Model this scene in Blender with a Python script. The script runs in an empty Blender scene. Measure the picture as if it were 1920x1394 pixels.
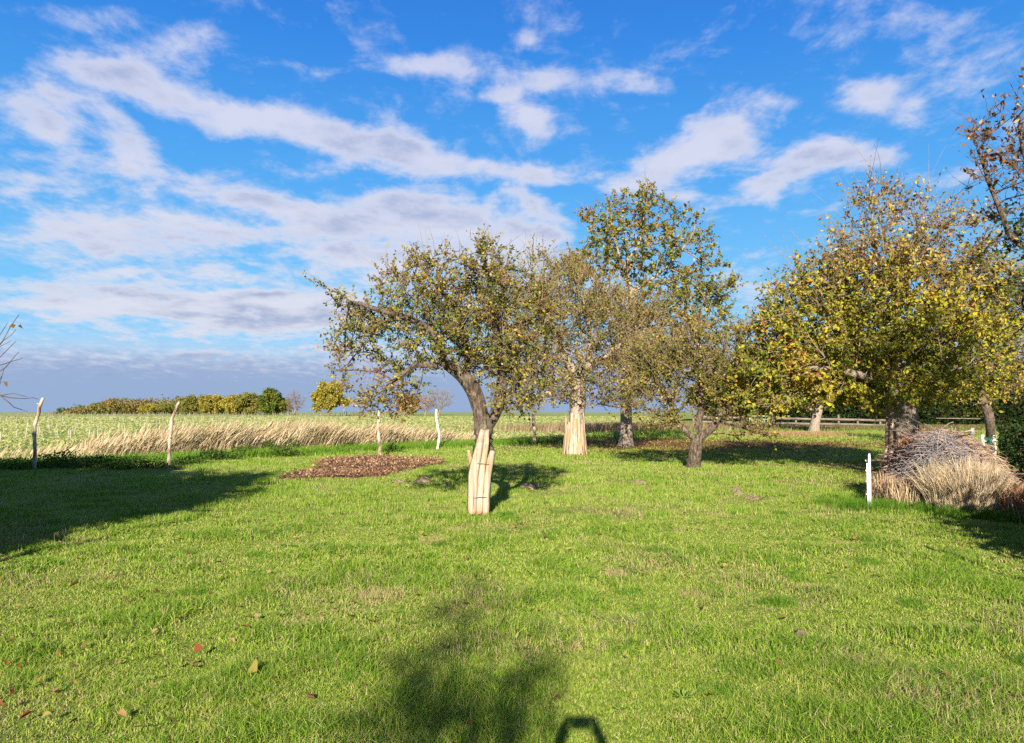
import bpy, math, random
import numpy as np
from mathutils import Vector
R = math.radians
random.seed(4); rng = np.random.default_rng(11)
sc = bpy.context.scene
COL = sc.collection

# ------------------------------------------------------------------ camera
F, CX, CY, HOR = 1430.0, 960.0, 697.0, 771.0
PITCH = math.atan((HOR - CY) / F)
CAMZ = 1.6
cam_d = bpy.data.cameras.new("camera"); cam = bpy.data.objects.new("camera", cam_d); COL.objects.link(cam)
cam_d.sensor_width = 36.0; cam_d.lens = 36.0 * F / 1920.0
cam_d.clip_start = 0.05; cam_d.clip_end = 8000
cam.location = (0, 0, CAMZ); cam.rotation_euler = (R(90) + PITCH, 0, 0)
sc.camera = cam
sc.view_settings.view_transform = 'Standard'; sc.view_settings.look = 'None'
sc.view_settings.gamma = 1; sc.view_settings.use_curve_mapping = False
sc.view_settings.exposure = 1.2
sc.cycles.max_bounces = 6; sc.cycles.diffuse_bounces = 3; sc.cycles.glossy_bounces = 2
sc.cycles.transmission_bounces = 3; sc.cycles.transparent_max_bounces = 6
sc.cycles.use_denoising = False

SUN_EL, SUN_AZ = 21.6, 5.0        # shadows run away from the camera, 5 degrees to the right

def ray(px, py):
    a, b = (px - CX) / F, (CY - py) / F
    c, s = math.cos(PITCH), math.sin(PITCH)
    return (a, c - s * b, s + c * b)          # x, y, z
def Pt(px, py, d):                             # the point on that ray at distance d ahead
    r = ray(px, py); k = d / r[1]
    return np.array([r[0] * k, d, CAMZ + r[2] * k])
def Gp(px, py):                                # where that ray meets flat ground
    r = ray(px, py); k = -CAMZ / r[2]
    return np.array([r[0] * k, r[1] * k, 0.0])

# ------------------------------------------------------------------ sun
sl = bpy.data.lights.new("sun", 'SUN'); so = bpy.data.objects.new("sun", sl); COL.objects.link(so)
sl.energy = 5.0; sl.angle = R(0.5); sl.color = (1.0, 0.90, 0.76)
sd = Vector((math.sin(R(SUN_AZ)) * math.cos(R(SUN_EL)), math.cos(R(SUN_AZ)) * math.cos(R(SUN_EL)), -math.sin(R(SUN_EL))))
so.rotation_euler = sd.to_track_quat('-Z', 'Y').to_euler()
so.location = (-3, -20, 12)

# ------------------------------------------------------------------ node helper
class NT:
    def __init__(s, tree): s.t = tree; s.n = tree.nodes; s.l = tree.links
    def node(s, typ, ins=None, **kw):
        n = s.n.new(typ)
        for k, v in kw.items(): setattr(n, k, v)
        for k, v in (ins or {}).items():
            if isinstance(v, bpy.types.NodeSocket): s.l.new(v, n.inputs[k])
            else: n.inputs[k].default_value = v
        return n
    def m(s, op, a, b=0.0, c=None, clamp=False):
        i = {0: a, 1: b}
        if c is not None: i[2] = c
        return s.node('ShaderNodeMath', i, operation=op, use_clamp=clamp).outputs[0]
    def v(s, op, a, b=(0, 0, 0)):
        n = s.node('ShaderNodeVectorMath', {0: a, 1: b}, operation=op)
        return n.outputs['Value'] if op in ('LENGTH', 'DOT_PRODUCT') else n.outputs['Vector']
    def ss(s, x, a, b, lo=0.0, hi=1.0, smooth=True):
        return s.node('ShaderNodeMapRange', {0: x, 1: a, 2: b, 3: lo, 4: hi}, interpolation_type='SMOOTHSTEP' if smooth else 'LINEAR').outputs[0]
    def mix(s, f, a, b, mode='MIX'):
        n = s.node('ShaderNodeMix', data_type='RGBA', blend_type=mode)
        for k, v in ((0, f), (6, a), (7, b)):
            if isinstance(v, bpy.types.NodeSocket): s.l.new(v, n.inputs[k])
            else: n.inputs[k].default_value = v if k == 0 else (*v, 1) if len(v) == 3 else v
        return n.outputs[2]
    def noise(s, vec, scale, detail=4, rough=0.5, dist=0.0):
        return s.node('ShaderNodeTexNoise', {'Vector': vec, 'Scale': scale, 'Detail': detail, 'Roughness': rough, 'Distortion': dist}).outputs[0]
    def ramp(s, x, stops):
        n = s.node('ShaderNodeValToRGB', {0: x}); e = n.color_ramp.elements
        while len(e) < len(stops): e.new(0.5)
        for el, (p, c) in zip(e, stops): el.position = p; el.color = (*c, 1)
        return n.outputs[0]

def srgb(r, g, b):
    f = lambda c: c / 255 / 12.92 if c <= 10 else ((c / 255 + 0.055) / 1.055) ** 2.4
    return (f(r), f(g), f(b))

# ------------------------------------------------------------------ world: Nishita daylight with drifting clouds by direction
CLOUDS = [ (250,430,480,190,8,.32),(90,250,230,210,10,.28),(350,600,600,110,2,.45),
  # centre, half widths in degrees-like picture units, tilt, weight
 (180,120,150,55,12,.9),(330,175,190,58,20,1),(480,215,170,52,18,1),(620,250,160,52,20,1.1),(720,275,140,58,18,1.2),(800,305,120,46,20,.9),(900,325,130,28,10,.9),(1000,330,80,24,5,.9),
 (60,165,120,48,15,.75),(90,240,100,40,25,.85),(25,335,60,45,20,.6),(255,300,85,75,35,.85),(215,215,80,36,35,.75),(330,85,100,60,25,.6),(180,15,190,30,5,.6),(390,65,70,40,30,.45),
 (430,360,140,40,10,.8),(560,395,150,48,6,1),(700,395,150,48,0,1),(810,400,160,50,5,1.1),(650,450,170,70,0,.9),(710,500,150,60,0,1),(300,440,220,42,0,.75),(140,455,180,50,0,.7),(450,450,150,32,0,.6),(880,440,170,70,0,1.0),(1000,445,100,44,0,1),
 (1005,240,74,54,5,1.2),(1005,385,66,36,10,1.0),(1020,322,56,24,0,.6),
 (750,115,105,36,8,.8),(870,110,95,50,-10,.95),(930,150,120,34,20,.7),(1040,155,100,38,18,.95),(1180,160,100,32,8,.8),(990,75,46,32,0,.7),(950,188,40,26,0,.8),
 (1270,295,170,60,-18,1),(1360,265,110,46,-10,.9),(1380,215,120,50,-15,.75),(1510,315,170,52,-14,1.1),(1580,280,110,40,5,.9),(1440,350,110,24,-20,.8),(1160,335,80,26,0,.7),(1260,368,90,22,0,.6),
 (1660,190,110,50,15,1.1),(1480,172,50,30,0,.6),(1720,55,260,55,-12,.42),(1790,130,180,80,-10,.42),(1800,320,110,36,-15,.8),
 (300,575,420,38,3,1.1),(560,600,260,40,2,1.0),(560,560,200,30,0,.6),(230,520,240,18,2,.55),(480,522,160,22,4,.65),(1000,520,260,90,0,.8),(1420,540,110,50,10,.8),
 (300,690,520,45,0,1.1),(900,690,400,60,0,.9),(1500,680,500,70,0,.7),
]
world = bpy.data.worlds.new("World"); sc.world = world; world.use_nodes = True
w = NT(world.node_tree); w.n.clear()
gen = w.node('ShaderNodeTexCoord').outputs['Generated']
sep = w.node('ShaderNodeSeparateXYZ', {0: gen})
dx, dy, dz = sep.outputs
sky = w.node('ShaderNodeTexSky', sky_type='NISHITA', sun_disc=False, sun_elevation=R(SUN_EL), sun_rotation=R(180 + SUN_AZ), altitude=0, air_density=1.0, dust_density=0.3, ozone_density=3.0).outputs[0]
iy = w.m('DIVIDE', 1.0, w.m('MAXIMUM', dy, 0.12))
uv = w.node('ShaderNodeCombineXYZ', {0: w.m('MULTIPLY', dx, iy), 1: w.m('MULTIPLY', dz, iy), 2: 0.0}).outputs[0]
# softly warp the field so that no outline is an ellipse
iz = w.m('DIVIDE', 1.0, w.m('ADD', w.m('MAXIMUM', dz, 0.0), 0.16))
pl = w.node('ShaderNodeCombineXYZ', {0: w.m('MULTIPLY', dx, iz), 1: w.m('MULTIPLY', dy, iz), 2: 0.0}).outputs[0]
wn = w.node('ShaderNodeTexNoise', {'Vector': pl, 'Scale': 2.2, 'Detail': 4.0, 'Roughness': 0.55})
warp = w.v('MULTIPLY', w.v('SUBTRACT', wn.outputs['Color'], (0.5, 0.5, 0.5)), (0.13, 0.07, 0))
uvw = w.v('ADD', uv, warp)
acc = None; lowacc = None
for (cx, cy, ax, ay, rot, wt) in CLOUDS:
    r = ray(cx, cy)
    mp = w.node('ShaderNodeMapping', {0: uvw, 1: (r[0] / r[1], r[2] / r[1], 0), 2: (0, 0, R(-rot)), 3: (ax * 1.25 / F, ay * 1.25 / F, 1)}, vector_type='TEXTURE')
    ln = w.v('LENGTH', mp.outputs[0])
    b = w.ss(ln, 1.0, 0.0, 0.0, wt)
    acc = b if acc is None else w.m('ADD', acc, b)
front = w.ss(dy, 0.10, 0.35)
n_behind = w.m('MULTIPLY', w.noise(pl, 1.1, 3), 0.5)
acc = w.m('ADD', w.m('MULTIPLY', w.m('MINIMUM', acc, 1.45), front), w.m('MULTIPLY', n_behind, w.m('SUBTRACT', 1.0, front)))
fb = w.noise(pl, 5.6, 11, 0.64, 0.3)
fb2 = w.noise(w.v('MULTIPLY', pl, (1.0, 0.6, 1.0)), 12.0, 8, 0.65, 0.2)
fbm = w.m('ADD', w.m('MULTIPLY', fb, 0.6), w.m('MULTIPLY', fb2, 0.4))
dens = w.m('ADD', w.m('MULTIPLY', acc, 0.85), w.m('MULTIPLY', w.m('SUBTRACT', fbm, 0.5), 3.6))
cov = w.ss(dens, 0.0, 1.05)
thick = w.ss(dens, 0.62, 1.6)
elv = w.m('MULTIPLY', dz, 1.0)
blue = w.ramp(w.ss(elv, 0.0, 0.64, 0, 1, False), [(0.0, srgb(150, 205, 245)), (0.22, srgb(116, 198, 250)), (0.44, srgb(76, 170, 246)), (0.68, srgb(42, 138, 234)), (0.88, srgb(26, 108, 216)), (1.0, srgb(8, 60, 150))])
sky01 = w.mix(1.0, sky, (0.12, 0.12, 0.12), 'MULTIPLY')
BLUEK = 0.41
base = w.mix(0.93, sky01, w.mix(1.0, blue, (BLUEK, BLUEK, BLUEK), 'MULTIPLY'))
shade = w.noise(w.v('ADD', w.v('MULTIPLY', pl, (1, 1, 1)), (3.1, 0.25, 0)), 3.4, 5, 0.5)
grey = w.m('MULTIPLY', w.m('MULTIPLY', thick, 0.75), w.ss(shade, 0.38, 0.62), clamp=True)
lit = w.mix(w.ss(elv, 0.02, 0.45), srgb(232, 233, 245), srgb(222, 226, 248))
dark = w.mix(w.ss(elv, 0.02, 0.3), srgb(150, 165, 204), srgb(160, 175, 216))
cl = w.mix(grey, lit, dark)
cl = w.mix(1.0, cl, (BLUEK, BLUEK, BLUEK), 'MULTIPLY')
# the far cloud bank is slate blue towards the horizon
bank = w.ss(w.m('ADD', elv, w.m('MULTIPLY', w.m('SUBTRACT', fb2, 0.5), 0.10)), 0.098, 0.040)
strk = w.noise(w.v('MULTIPLY', gen, (2.5, 2.5, 60.0)), 1.6, 5, 0.55, 0.2)
slate = w.mix(w.ss(elv, 0.10, 0.0), tuple(c * BLUEK for c in srgb(150, 170, 214)), tuple(c * BLUEK for c in srgb(134, 166, 210)))
slate = w.mix(w.m('MULTIPLY', w.ss(strk, 0.54, 0.72), w.ss(elv, 0.02, 0.07)), slate, tuple(c * BLUEK for c in srgb(196, 206, 232)))
cl = w.mix(w.m('MULTIPLY', bank, 0.85), cl, slate)
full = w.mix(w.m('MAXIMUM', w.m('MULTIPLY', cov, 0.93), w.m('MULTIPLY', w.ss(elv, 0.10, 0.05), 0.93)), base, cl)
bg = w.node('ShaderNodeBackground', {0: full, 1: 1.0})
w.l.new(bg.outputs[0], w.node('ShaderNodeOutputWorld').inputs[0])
world.cycles.sampling_method = 'MANUAL'; world.cycles.sample_map_resolution = 512

# ------------------------------------------------------------------ mesh helpers
def tag(o, label=None, cat=None, group=None, kind=None):
    if label: o['label'] = label
    if cat: o['category'] = cat
    if group: o['group'] = group
    if kind: o['kind'] = kind
    return o
def empty(name, loc=(0, 0, 0), **k):
    o = bpy.data.objects.new(name, None); o.location = loc; o.empty_display_size = 0.2; COL.objects.link(o)
    return tag(o, **k)
def mesh_obj(name, V, Fs, mat=None, col=None, parent=None, smooth=False, origin=None):
    """V (n,3); Fs list of int arrays (m,3) or (m,4); col (n,3)"""
    V = np.asarray(V, dtype=np.float32)
    if parent is not None: V = V - np.array(parent.location, dtype=np.float32)
    elif origin is not None: V = V - np.array(origin, dtype=np.float32)
    me = bpy.data.meshes.new(name)
    Fs = [np.asarray(f, dtype=np.int32) for f in Fs if len(f)]
    me.vertices.add(len(V)); me.vertices.foreach_set('co', V.ravel())
    loops = np.concatenate([f.ravel() for f in Fs]); cnt = np.concatenate([np.full(len(f), f.shape[1], np.int32) for f in Fs])
    me.loops.add(len(loops)); me.loops.foreach_set('vertex_index', loops)
    me.polygons.add(len(cnt)); st = np.zeros(len(cnt), np.int32); st[1:] = np.cumsum(cnt)[:-1]
    me.polygons.foreach_set('loop_start', st)
    try: me.polygons.foreach_set('loop_total', cnt)
    except Exception: pass
    me.update(calc_edges=True)
    if smooth: me.polygons.foreach_set('use_smooth', np.ones(len(cnt), bool))
    if col is not None:
        a = me.color_attributes.new('col', 'FLOAT_COLOR', 'POINT')
        c4 = np.ones((len(V), 4), np.float32); c4[:, :3] = col; a.data.foreach_set('color', c4.ravel())
    if mat: me.materials.append(mat)
    o = bpy.data.objects.new(name, me); COL.objects.link(o)
    if parent is not None: o.parent = parent
    elif origin is not None: o.location = origin
    return o
class MB:                     # collects numpy pieces into one mesh
    def __init__(s): s.V = []; s.F = []; s.C = []; s.n = 0
    def add(s, V, Fs, C=None):
        V = np.asarray(V, float).reshape(-1, 3); s.V.append(V)
        for f in Fs:
            if len(f): s.F.append(np.asarray(f) + s.n)
        if C is not None: s.C.append(np.broadcast_to(np.asarray(C, float), (len(V), 3)))
        s.n += len(V)
    def build(s, name, mat, parent=None, smooth=False, origin=None):
        f3 = [f for f in s.F if f.shape[1] == 3]; f4 = [f for f in s.F if f.shape[1] == 4]
        Fs = ([np.concatenate(f3)] if f3 else []) + ([np.concatenate(f4)] if f4 else [])
        return mesh_obj(name, np.concatenate(s.V), Fs, mat, np.concatenate(s.C) if s.C else None, parent, smooth, origin)
def nrm(v): return v / np.maximum(np.linalg.norm(v, axis=-1, keepdims=True), 1e-9)
def tubes(P, Rr, sides=5, cap=True):
    """P (N,K,3), Rr (N,K) -> verts, faces of N tubes"""
    N, K, _ = P.shape
    T = np.empty_like(P); T[:, 1:-1] = P[:, 2:] - P[:, :-2]; T[:, 0] = P[:, 1] - P[:, 0]; T[:, -1] = P[:, -1] - P[:, -2]
    T = nrm(T)
    mean = nrm(P[:, -1] - P[:, 0] + 1e-6)
    ref = np.where(np.abs(mean[:, 2:3]) > 0.8, np.array([[1.0, 0, 0]]), np.array([[0, 0, 1.0]]))
    ref = ref[:, None, :] * np.ones((1, K, 1))
    A = nrm(np.cross(T, ref)); B = np.cross(T, A)
    th = np.arange(sides) * 2 * np.pi / sides
    V = P[:, :, None, :] + Rr[:, :, None, None] * (np.cos(th)[None, None, :, None] * A[:, :, None, :] + np.sin(th)[None, None, :, None] * B[:, :, None, :])
    idx = np.arange(N * K * sides).reshape(N, K, sides)
    a = idx[:, :-1]; b = idx[:, 1:]
    Fq = np.stack([a, np.roll(a, -1, 2), np.roll(b, -1, 2), b], -1).reshape(-1, 4)
    Fs = [Fq]
    if cap and sides == 4: Fs.append(idx[:, -1, ::-1].reshape(-1, 4)); 
    elif cap:
        e = idx[:, -1]; s0 = idx[:, 0]
        for k in range(1, sides - 1):
            Fs.append(np.stack([e[:, 0], e[:, k + 1], e[:, k]], -1)[:, ::-1]); Fs.append(np.stack([s0[:, 0], s0[:, k], s0[:, k + 1]], -1)[:, ::-1])
    return V.reshape(-1, 3), Fs
def tube1(mb, pts, rads, sides=8, C=None):
    V, Fs = tubes(np.array([pts], float), np.array([rads], float), sides); mb.add(V, Fs, C)
_tab = np.random.default_rng(3).random((256, 256))
def vn(x, y, s, seed=0):
    x = np.asarray(x, float) / s + seed * 17.3; y = np.asarray(y, float) / s + seed * 7.1
    xi = np.floor(x).astype(int); yi = np.floor(y).astype(int); fx = x - xi; fy = y - yi
    fx = fx * fx * (3 - 2 * fx); fy = fy * fy * (3 - 2 * fy)
    g = lambda a, b: _tab[a % 256, b % 256]
    return (g(xi, yi) * (1 - fx) + g(xi + 1, yi) * fx) * (1 - fy) + (g(xi, yi + 1) * (1 - fx) + g(xi + 1, yi + 1) * fx) * fy
def fbn(x, y, s, seed=0): return (vn(x, y, s, seed) + 0.5 * vn(x, y, s / 2.1, seed + 1) + 0.25 * vn(x, y, s / 4.3, seed + 2)) / 1.75
def sstep(x, a, b):
    t = np.clip((np.asarray(x, float) - a) / (b - a), 0, 1); return t * t * (3 - 2 * t)

# ------------------------------------------------------------------ terrain shape
FA, FB = np.array([-14.1, 21.2]), np.array([1.3, 38.5])      # the line of crooked stakes
FD = (FB - FA) / np.linalg.norm(FB - FA); FN = np.array([-FD[1], FD[0]])
def fside(x, y): return (np.asarray(x) - FA[0]) * FN[0] + (np.asarray(y) - FA[1]) * FN[1]     # >0: field side
def falong(x, y): return (np.asarray(x) - FA[0]) * FD[0] + (np.asarray(y) - FA[1]) * FD[1]
def G(x, y):
    x = np.asarray(x, float); y = np.asarray(y, float)
    z = 0.75 * sstep(y, 60, 190) - 5.0 * sstep(y, 196, 330)
    z = z + (fbn(x, y, 2.3, 5) - 0.5) * 0.10 * sstep(np.hypot(x, y), 1.5, 5) + (vn(x, y, 9, 8) - 0.5) * 0.12 * sstep(np.hypot(x, y), 8, 20)
    return z
def field_mask(x, y): 
    s = fside(x, y) + (fbn(x, y, 3.0, 9) - 0.5) * 1.5
    m = sstep(s, 2.5, 4.0)
    m = m * np.where(falong(x, y) > 28, sstep(-(x - 3 - (y - 40) * 0.28), -3, 2), 1)
    return m
def litter_mask(x, y):
    a = np.exp(-(((x - 5.5) / 5.5) ** 2 + ((y - 39) / 8.5) ** 2)) * 1.0
    b = np.exp(-(((x - 13) / 7) ** 2 + ((y - 35) / 6.5) ** 2)) * 0.8
    c = np.exp(-(((x - 10.0) / 2.6) ** 2 + ((y - 19) / 4.5) ** 2)) * 0.75
    return np.clip((a + b + c) * (0.35 + 1.3 * fbn(x, y, 1.4, 12)) , 0, 1)
def soil_mask(x, y):
    ang = np.arctan2((y - 21.9) / 4.0, (x + 4.1) / 1.75)
    r = np.hypot((x + 4.1) / 1.75, (y - 21.9) / 4.0) / (1 + 0.16 * np.sin(3 * ang + 1) + 0.1 * np.sin(5 * ang))
    return r
def ax(n, half, k): 
    t = np.linspace(-1, 1, n); return np.sinh(t * k) / math.sinh(k) * half
gx = ax(420, 3500, 7.5); gy = ax(520, 3500, 7.5) + 12
X, Y = np.meshgrid(gx, gy); GV = np.stack([X, Y, G(X, Y)], -1).reshape(-1, 3)
ii = np.arange(len(GV)).reshape(len(gy), len(gx))
GF = np.stack([ii[:-1, :-1], ii[:-1, 1:], ii[1:, 1:], ii[1:, :-1]], -1).reshape(-1, 4)
gm = np.stack([field_mask(X, Y), litter_mask(X, Y), sstep(fbn(X, Y, 1.7, 31), 0.58, 0.75)], -1).reshape(-1, 3)

# ------------------------------------------------------------------ materials
def new_mat(name):
    m = bpy.data.materials.new(name); m.use_nodes = True; t = NT(m.node_tree); t.n.clear()
    return m, t, t.node('ShaderNodeOutputMaterial')
def principled(name, fn, rough=0.8, bump=None, spec=0.3, metal=0.0):
    m, t, out = new_mat(name)
    co = t.node('ShaderNodeTexCoord').outputs['Object']
    c = fn(t, co)
    b = t.node('ShaderNodeBsdfPrincipled', {'Roughness': rough, 'Specular IOR Level': spec, 'Metallic': metal})
    if isinstance(c, bpy.types.NodeSocket): t.l.new(c, b.inputs['Base Color'])
    else: b.inputs['Base Color'].default_value = (*c, 1)
    if bump:
        h = bump[0](t, co); bn = t.node('ShaderNodeBump', {'Height': h, 'Strength': bump[1], 'Distance': bump[2]})
        t.l.new(bn.outputs[0], b.inputs['Normal'])
    t.l.new(b.outputs[0], out.inputs[0]); return m
def attr(t): return t.node('ShaderNodeAttribute', attribute_name='col').outputs['Color']
def leafmat(name, trans=0.35, rough=0.5, spec=0.25):
    m, t, out = new_mat(name)
    c = attr(t)
    b = t.node('ShaderNodeBsdfPrincipled', {'Base Color': c, 'Roughness': rough, 'Specular IOR Level': spec})
    tr = t.node('ShaderNodeBsdfTranslucent', {0: c})
    mx = t.node('ShaderNodeMixShader', {0: trans, 1: b.outputs[0], 2: tr.outputs[0]})
    t.l.new(mx.outputs[0], out.inputs[0]); return m
M_leaf = leafmat('autumn_leaf', 0.38, 0.7, 0.06)
M_grass = leafmat('grass_blade', 0.36, 0.6, 0.06)
M_dry = leafmat('dry_straw', 0.2, 0.7, 0.15)
def f_bark(t, co):
    n = t.noise(t.v('MULTIPLY', co, (1, 1, 0.3)), 22, 6, 0.65)
    c = t.ramp(n, [(0.36, (0.030, 0.021, 0.016)), (0.50, (0.12, 0.085, 0.062)), (0.66, (0.27, 0.21, 0.16))])
    return t.mix(t.ss(t.noise(co, 5, 3), 0.56, 0.7, 0, 0.5), c, (0.20, 0.20, 0.11))
M_bark = principled('bark', f_bark, 0.9, (lambda t, co: t.noise(t.v('MULTIPLY', co, (1, 1, 0.3)), 20, 6, 0.75), 1.0, 0.07))
def f_bark2(t, co):
    n = t.noise(t.v('MULTIPLY', co, (1, 1, 0.25)), 14, 6, 0.65)
    return t.ramp(n, [(0.25, (0.13, 0.10, 0.075)), (0.55, (0.31, 0.25, 0.19)), (0.8, (0.44, 0.37, 0.29))])
M_bark_pale = principled('pale_bark', f_bark2, 0.9, (lambda t, co: t.noise(t.v('MULTIPLY', co, (1, 1, 0.3)), 18, 5, 0.7), 0.9, 0.04))
M_twig = principled('twig_bark', lambda t, co: t.ramp(t.noise(co, 9, 3), [(0.3, (0.13, 0.09, 0.05)), (0.7, (0.31, 0.23, 0.12))]), 0.85)
M_twig_dark = principled('dark_twig_bark', lambda t, co: t.ramp(t.noise(co, 9, 3), [(0.3, (0.05, 0.035, 0.03)), (0.7, (0.15, 0.10, 0.08))]), 0.85)
def f_wood(t, co):
    g = t.noise(t.v('MULTIPLY', co, (22, 22, 1.1)), 1.0, 6, 0.7)
    c = t.ramp(g, [(0.34, (0.15, 0.10, 0.07)), (0.46, (0.34, 0.26, 0.18)), (0.62, (0.46, 0.38, 0.29))])
    s = t.noise(t.v('MULTIPLY', co, (5, 5, 1.3)), 1.0, 4)
    c = t.mix(t.ss(s, 0.48, 0.66, 0, 0.8), c, (0.45, 0.22, 0.09))
    c = t.mix(t.ss(t.noise(co, 38, 2), 0.66, 0.72, 0, 0.6), c, (0.10, 0.07, 0.05))
    return c
M_wood = principled('split_wood', f_wood, 0.75, (lambda t, co: t.noise(t.v('MULTIPLY', co, (45, 45, 2)), 1.0, 5, 0.7), 0.8, 0.01))
def f_post(t, co):
    g = t.noise(t.v('MULTIPLY', co, (6, 6, 2.5)), 1.0, 5, 0.6)
    return t.ramp(g, [(0.36, (0.13, 0.085, 0.055)), (0.5, (0.38, 0.29, 0.21)), (0.68, (0.54, 0.45, 0.35))])
M_post = principled('peeled_wood', f_post, 0.85, (lambda t, co: t.noise(co, 30, 4), 0.5, 0.01))
M_post_white = principled('bleached_wood', lambda t, co: t.ramp(t.noise(t.v('MULTIPLY', co, (8, 8, 3)), 1.0, 4), [(0.3, (0.42, 0.36, 0.29)), (0.55, (0.64, 0.58, 0.50))]), 0.8, (lambda t, co: t.noise(co, 30, 4), 0.4, 0.01))
M_rail = principled('weathered_rail', lambda t, co: t.ramp(t.noise(t.v('MULTIPLY', co, (1, 1, 8)), 3, 4), [(0.3, (0.10, 0.075, 0.06)), (0.7, (0.26, 0.20, 0.16))]), 0.9)
M_white = principled('white_plastic', lambda t, co: t.mix(t.ss(t.noise(co, 14, 5), 0.48, 0.72, 0, 0.5), (0.76, 0.76, 0.76), (0.42, 0.44, 0.34)), 0.4, spec=0.5)
M_shelter = principled('pale_stake', lambda t, co: t.mix(t.noise(co, 3, 2), (0.40, 0.38, 0.28), (0.30, 0.27, 0.18)), 0.8)
M_wire = principled('wire', lambda t, co: t.mix(t.noise(co, 60, 2), (0.10, 0.09, 0.08), (0.22, 0.18, 0.15)), 0.5, metal=0.6)
M_gate = principled('pale_green_gate', lambda t, co: t.mix(t.noise(co, 8, 3), (0.45, 0.52, 0.36), (0.30, 0.36, 0.25)), 0.5)
M_net = principled('green_net', lambda t, co: t.mix(t.noise(co, 25, 3), (0.02, 0.16, 0.10), (0.05, 0.25, 0.16)), 0.6)
M_attr = principled('matter', lambda t, co: attr(t), 0.95, spec=0.1)
M_soil = principled('chopped_soil', lambda t, co: t.ramp(t.noise(co, 9, 8, 0.75), [(0.3, (0.07, 0.038, 0.022)), (0.5, (0.18, 0.09, 0.05)), (0.72, (0.32, 0.18, 0.10))]), 1.0, (lambda t, co: t.noise(co, 14, 8, 0.8), 1.0, 0.08), spec=0.05)
M_mole = principled('dry_mole_soil', lambda t, co: t.ramp(t.noise(co, 20, 6, 0.7), [(0.3, (0.13, 0.09, 0.06)), (0.6, (0.30, 0.22, 0.15)), (0.8, (0.40, 0.31, 0.21))]), 1.0, (lambda t, co: t.noise(co, 30, 6, 0.75), 1.0, 0.03), spec=0.05)

def f_ground(t, co):
    a = t.node('ShaderNodeSeparateColor', {0: attr(t)})
    n1 = t.noise(co, 1.1, 8, 0.68); n2 = t.noise(co, 9, 6, 0.7); n3 = t.noise(co, 0.09, 4, 0.6)
    past = t.ramp(n2, [(0.25, (0.10, 0.17, 0.02)), (0.5, (0.24, 0.32, 0.045)), (0.75, (0.38, 0.40, 0.12))])
    past = t.mix(t.ss(n1, 0.5, 0.7, 0, 0.55), past, (0.23, 0.21, 0.09))
    past = t.mix(t.m('MULTIPLY', a.outputs[2], 0.5), past, (0.22, 0.17, 0.10))
    fn = t.noise(co, 1.6, 6, 0.75); fn2 = t.noise(t.v('MULTIPLY', co, (1, 0.35, 1)), 0.35, 5, 0.6)
    fld = t.ramp(fn, [(0.3, (0.16, 0.21, 0.065)), (0.5, (0.25, 0.30, 0.09)), (0.68, (0.38, 0.37, 0.16))])
    fld = t.mix(t.ss(fn2, 0.42, 0.62, 0, 0.55), fld, (0.24, 0.32, 0.09))
    c = t.mix(a.outputs[0], past, fld)
    lit_ = t.ramp(n2, [(0.3, (0.06, 0.025, 0.015)), (0.55, (0.22, 0.095, 0.045)), (0.75, (0.36, 0.20, 0.10))])
    return t.mix(t.m('MULTIPLY', a.outputs[1], 0.85), c, lit_)
M_ground = principled('pasture_ground', f_ground, 1.0, (lambda t, co: t.noise(co, 16, 6, 0.75), 1.0, 0.06), spec=0.05)
ground = mesh_obj('ground', GV, [GF], M_ground, gm, smooth=True); tag(ground, kind='structure')

# ------------------------------------------------------------------ blades
def blades(px, py, h, wd, col, lean=0.35, az_bias=None, seg=2, z=None):
    n = len(px); a = rng.random(n) * 2 * np.pi; 
    if z is None: z = G(px, py)
    side = np.stack([np.cos(a), np.sin(a), np.zeros(n)], -1)
    la = rng.random(n) * 2 * np.pi; L = np.stack([np.cos(la), np.sin(la), np.zeros(n)], -1) * (rng.random(n) * lean)[:, None]
    if az_bias is not None: L = L + az_bias
    B = np.stack([px, py, z - 0.01], -1); up = np.array([0, 0, 1.0])
    hh = h[:, None]
    if seg == 1:
        V = np.stack([B - side * wd[:, None] / 2, B + side * wd[:, None] / 2, B + (up + L) * hh], 1).reshape(-1, 3)
        F3 = np.arange(3 * n).reshape(n, 3); return V, [F3], np.repeat(col, 3, 0)
    M = B + (up + L * 0.6) * hh * 0.55; Tp = B + up * hh * (1 - 0.25 * (L ** 2).sum(-1, keepdims=True)) + L * hh * 1.6
    V = np.stack([B - side * wd[:, None] / 2, B + side * wd[:, None] / 2, M + side * wd[:, None] * 0.42, M - side * wd[:, None] * 0.42, Tp], 1).reshape(-1, 3)
    k = np.arange(n) * 5
    shadeC = np.repeat(col, 5, 0)
    return V, [np.stack([k, k + 1, k + 2, k + 3], -1), np.stack([k + 3, k + 2, k + 4], -1)], shadeC
def pal(n, cols, wts, jit=0.15):
    cols = np.array(cols); i = rng.choice(len(cols), n, p=np.array(wts) / sum(wts))
    return cols[i] * (1 + (rng.random((n, 1)) - 0.5) * 2 * jit)
def wedge(n, y0, y1, lo=-0.70, hi=0.70, mar=1.2):
    y = np.sqrt(rng.random(n) * (y1 ** 2 - y0 ** 2) + y0 ** 2)
    x = y * (lo + (hi - lo) * rng.random(n)) + (rng.random(n) - 0.5) * mar
    return x, y
GREEN = [(0.070, 0.175, 0.016), (0.155, 0.29, 0.024), (0.255, 0.365, 0.040), (0.38, 0.42, 0.09), (0.52, 0.45, 0.21)]
mbg = MB()
TAU = 2.3
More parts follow.
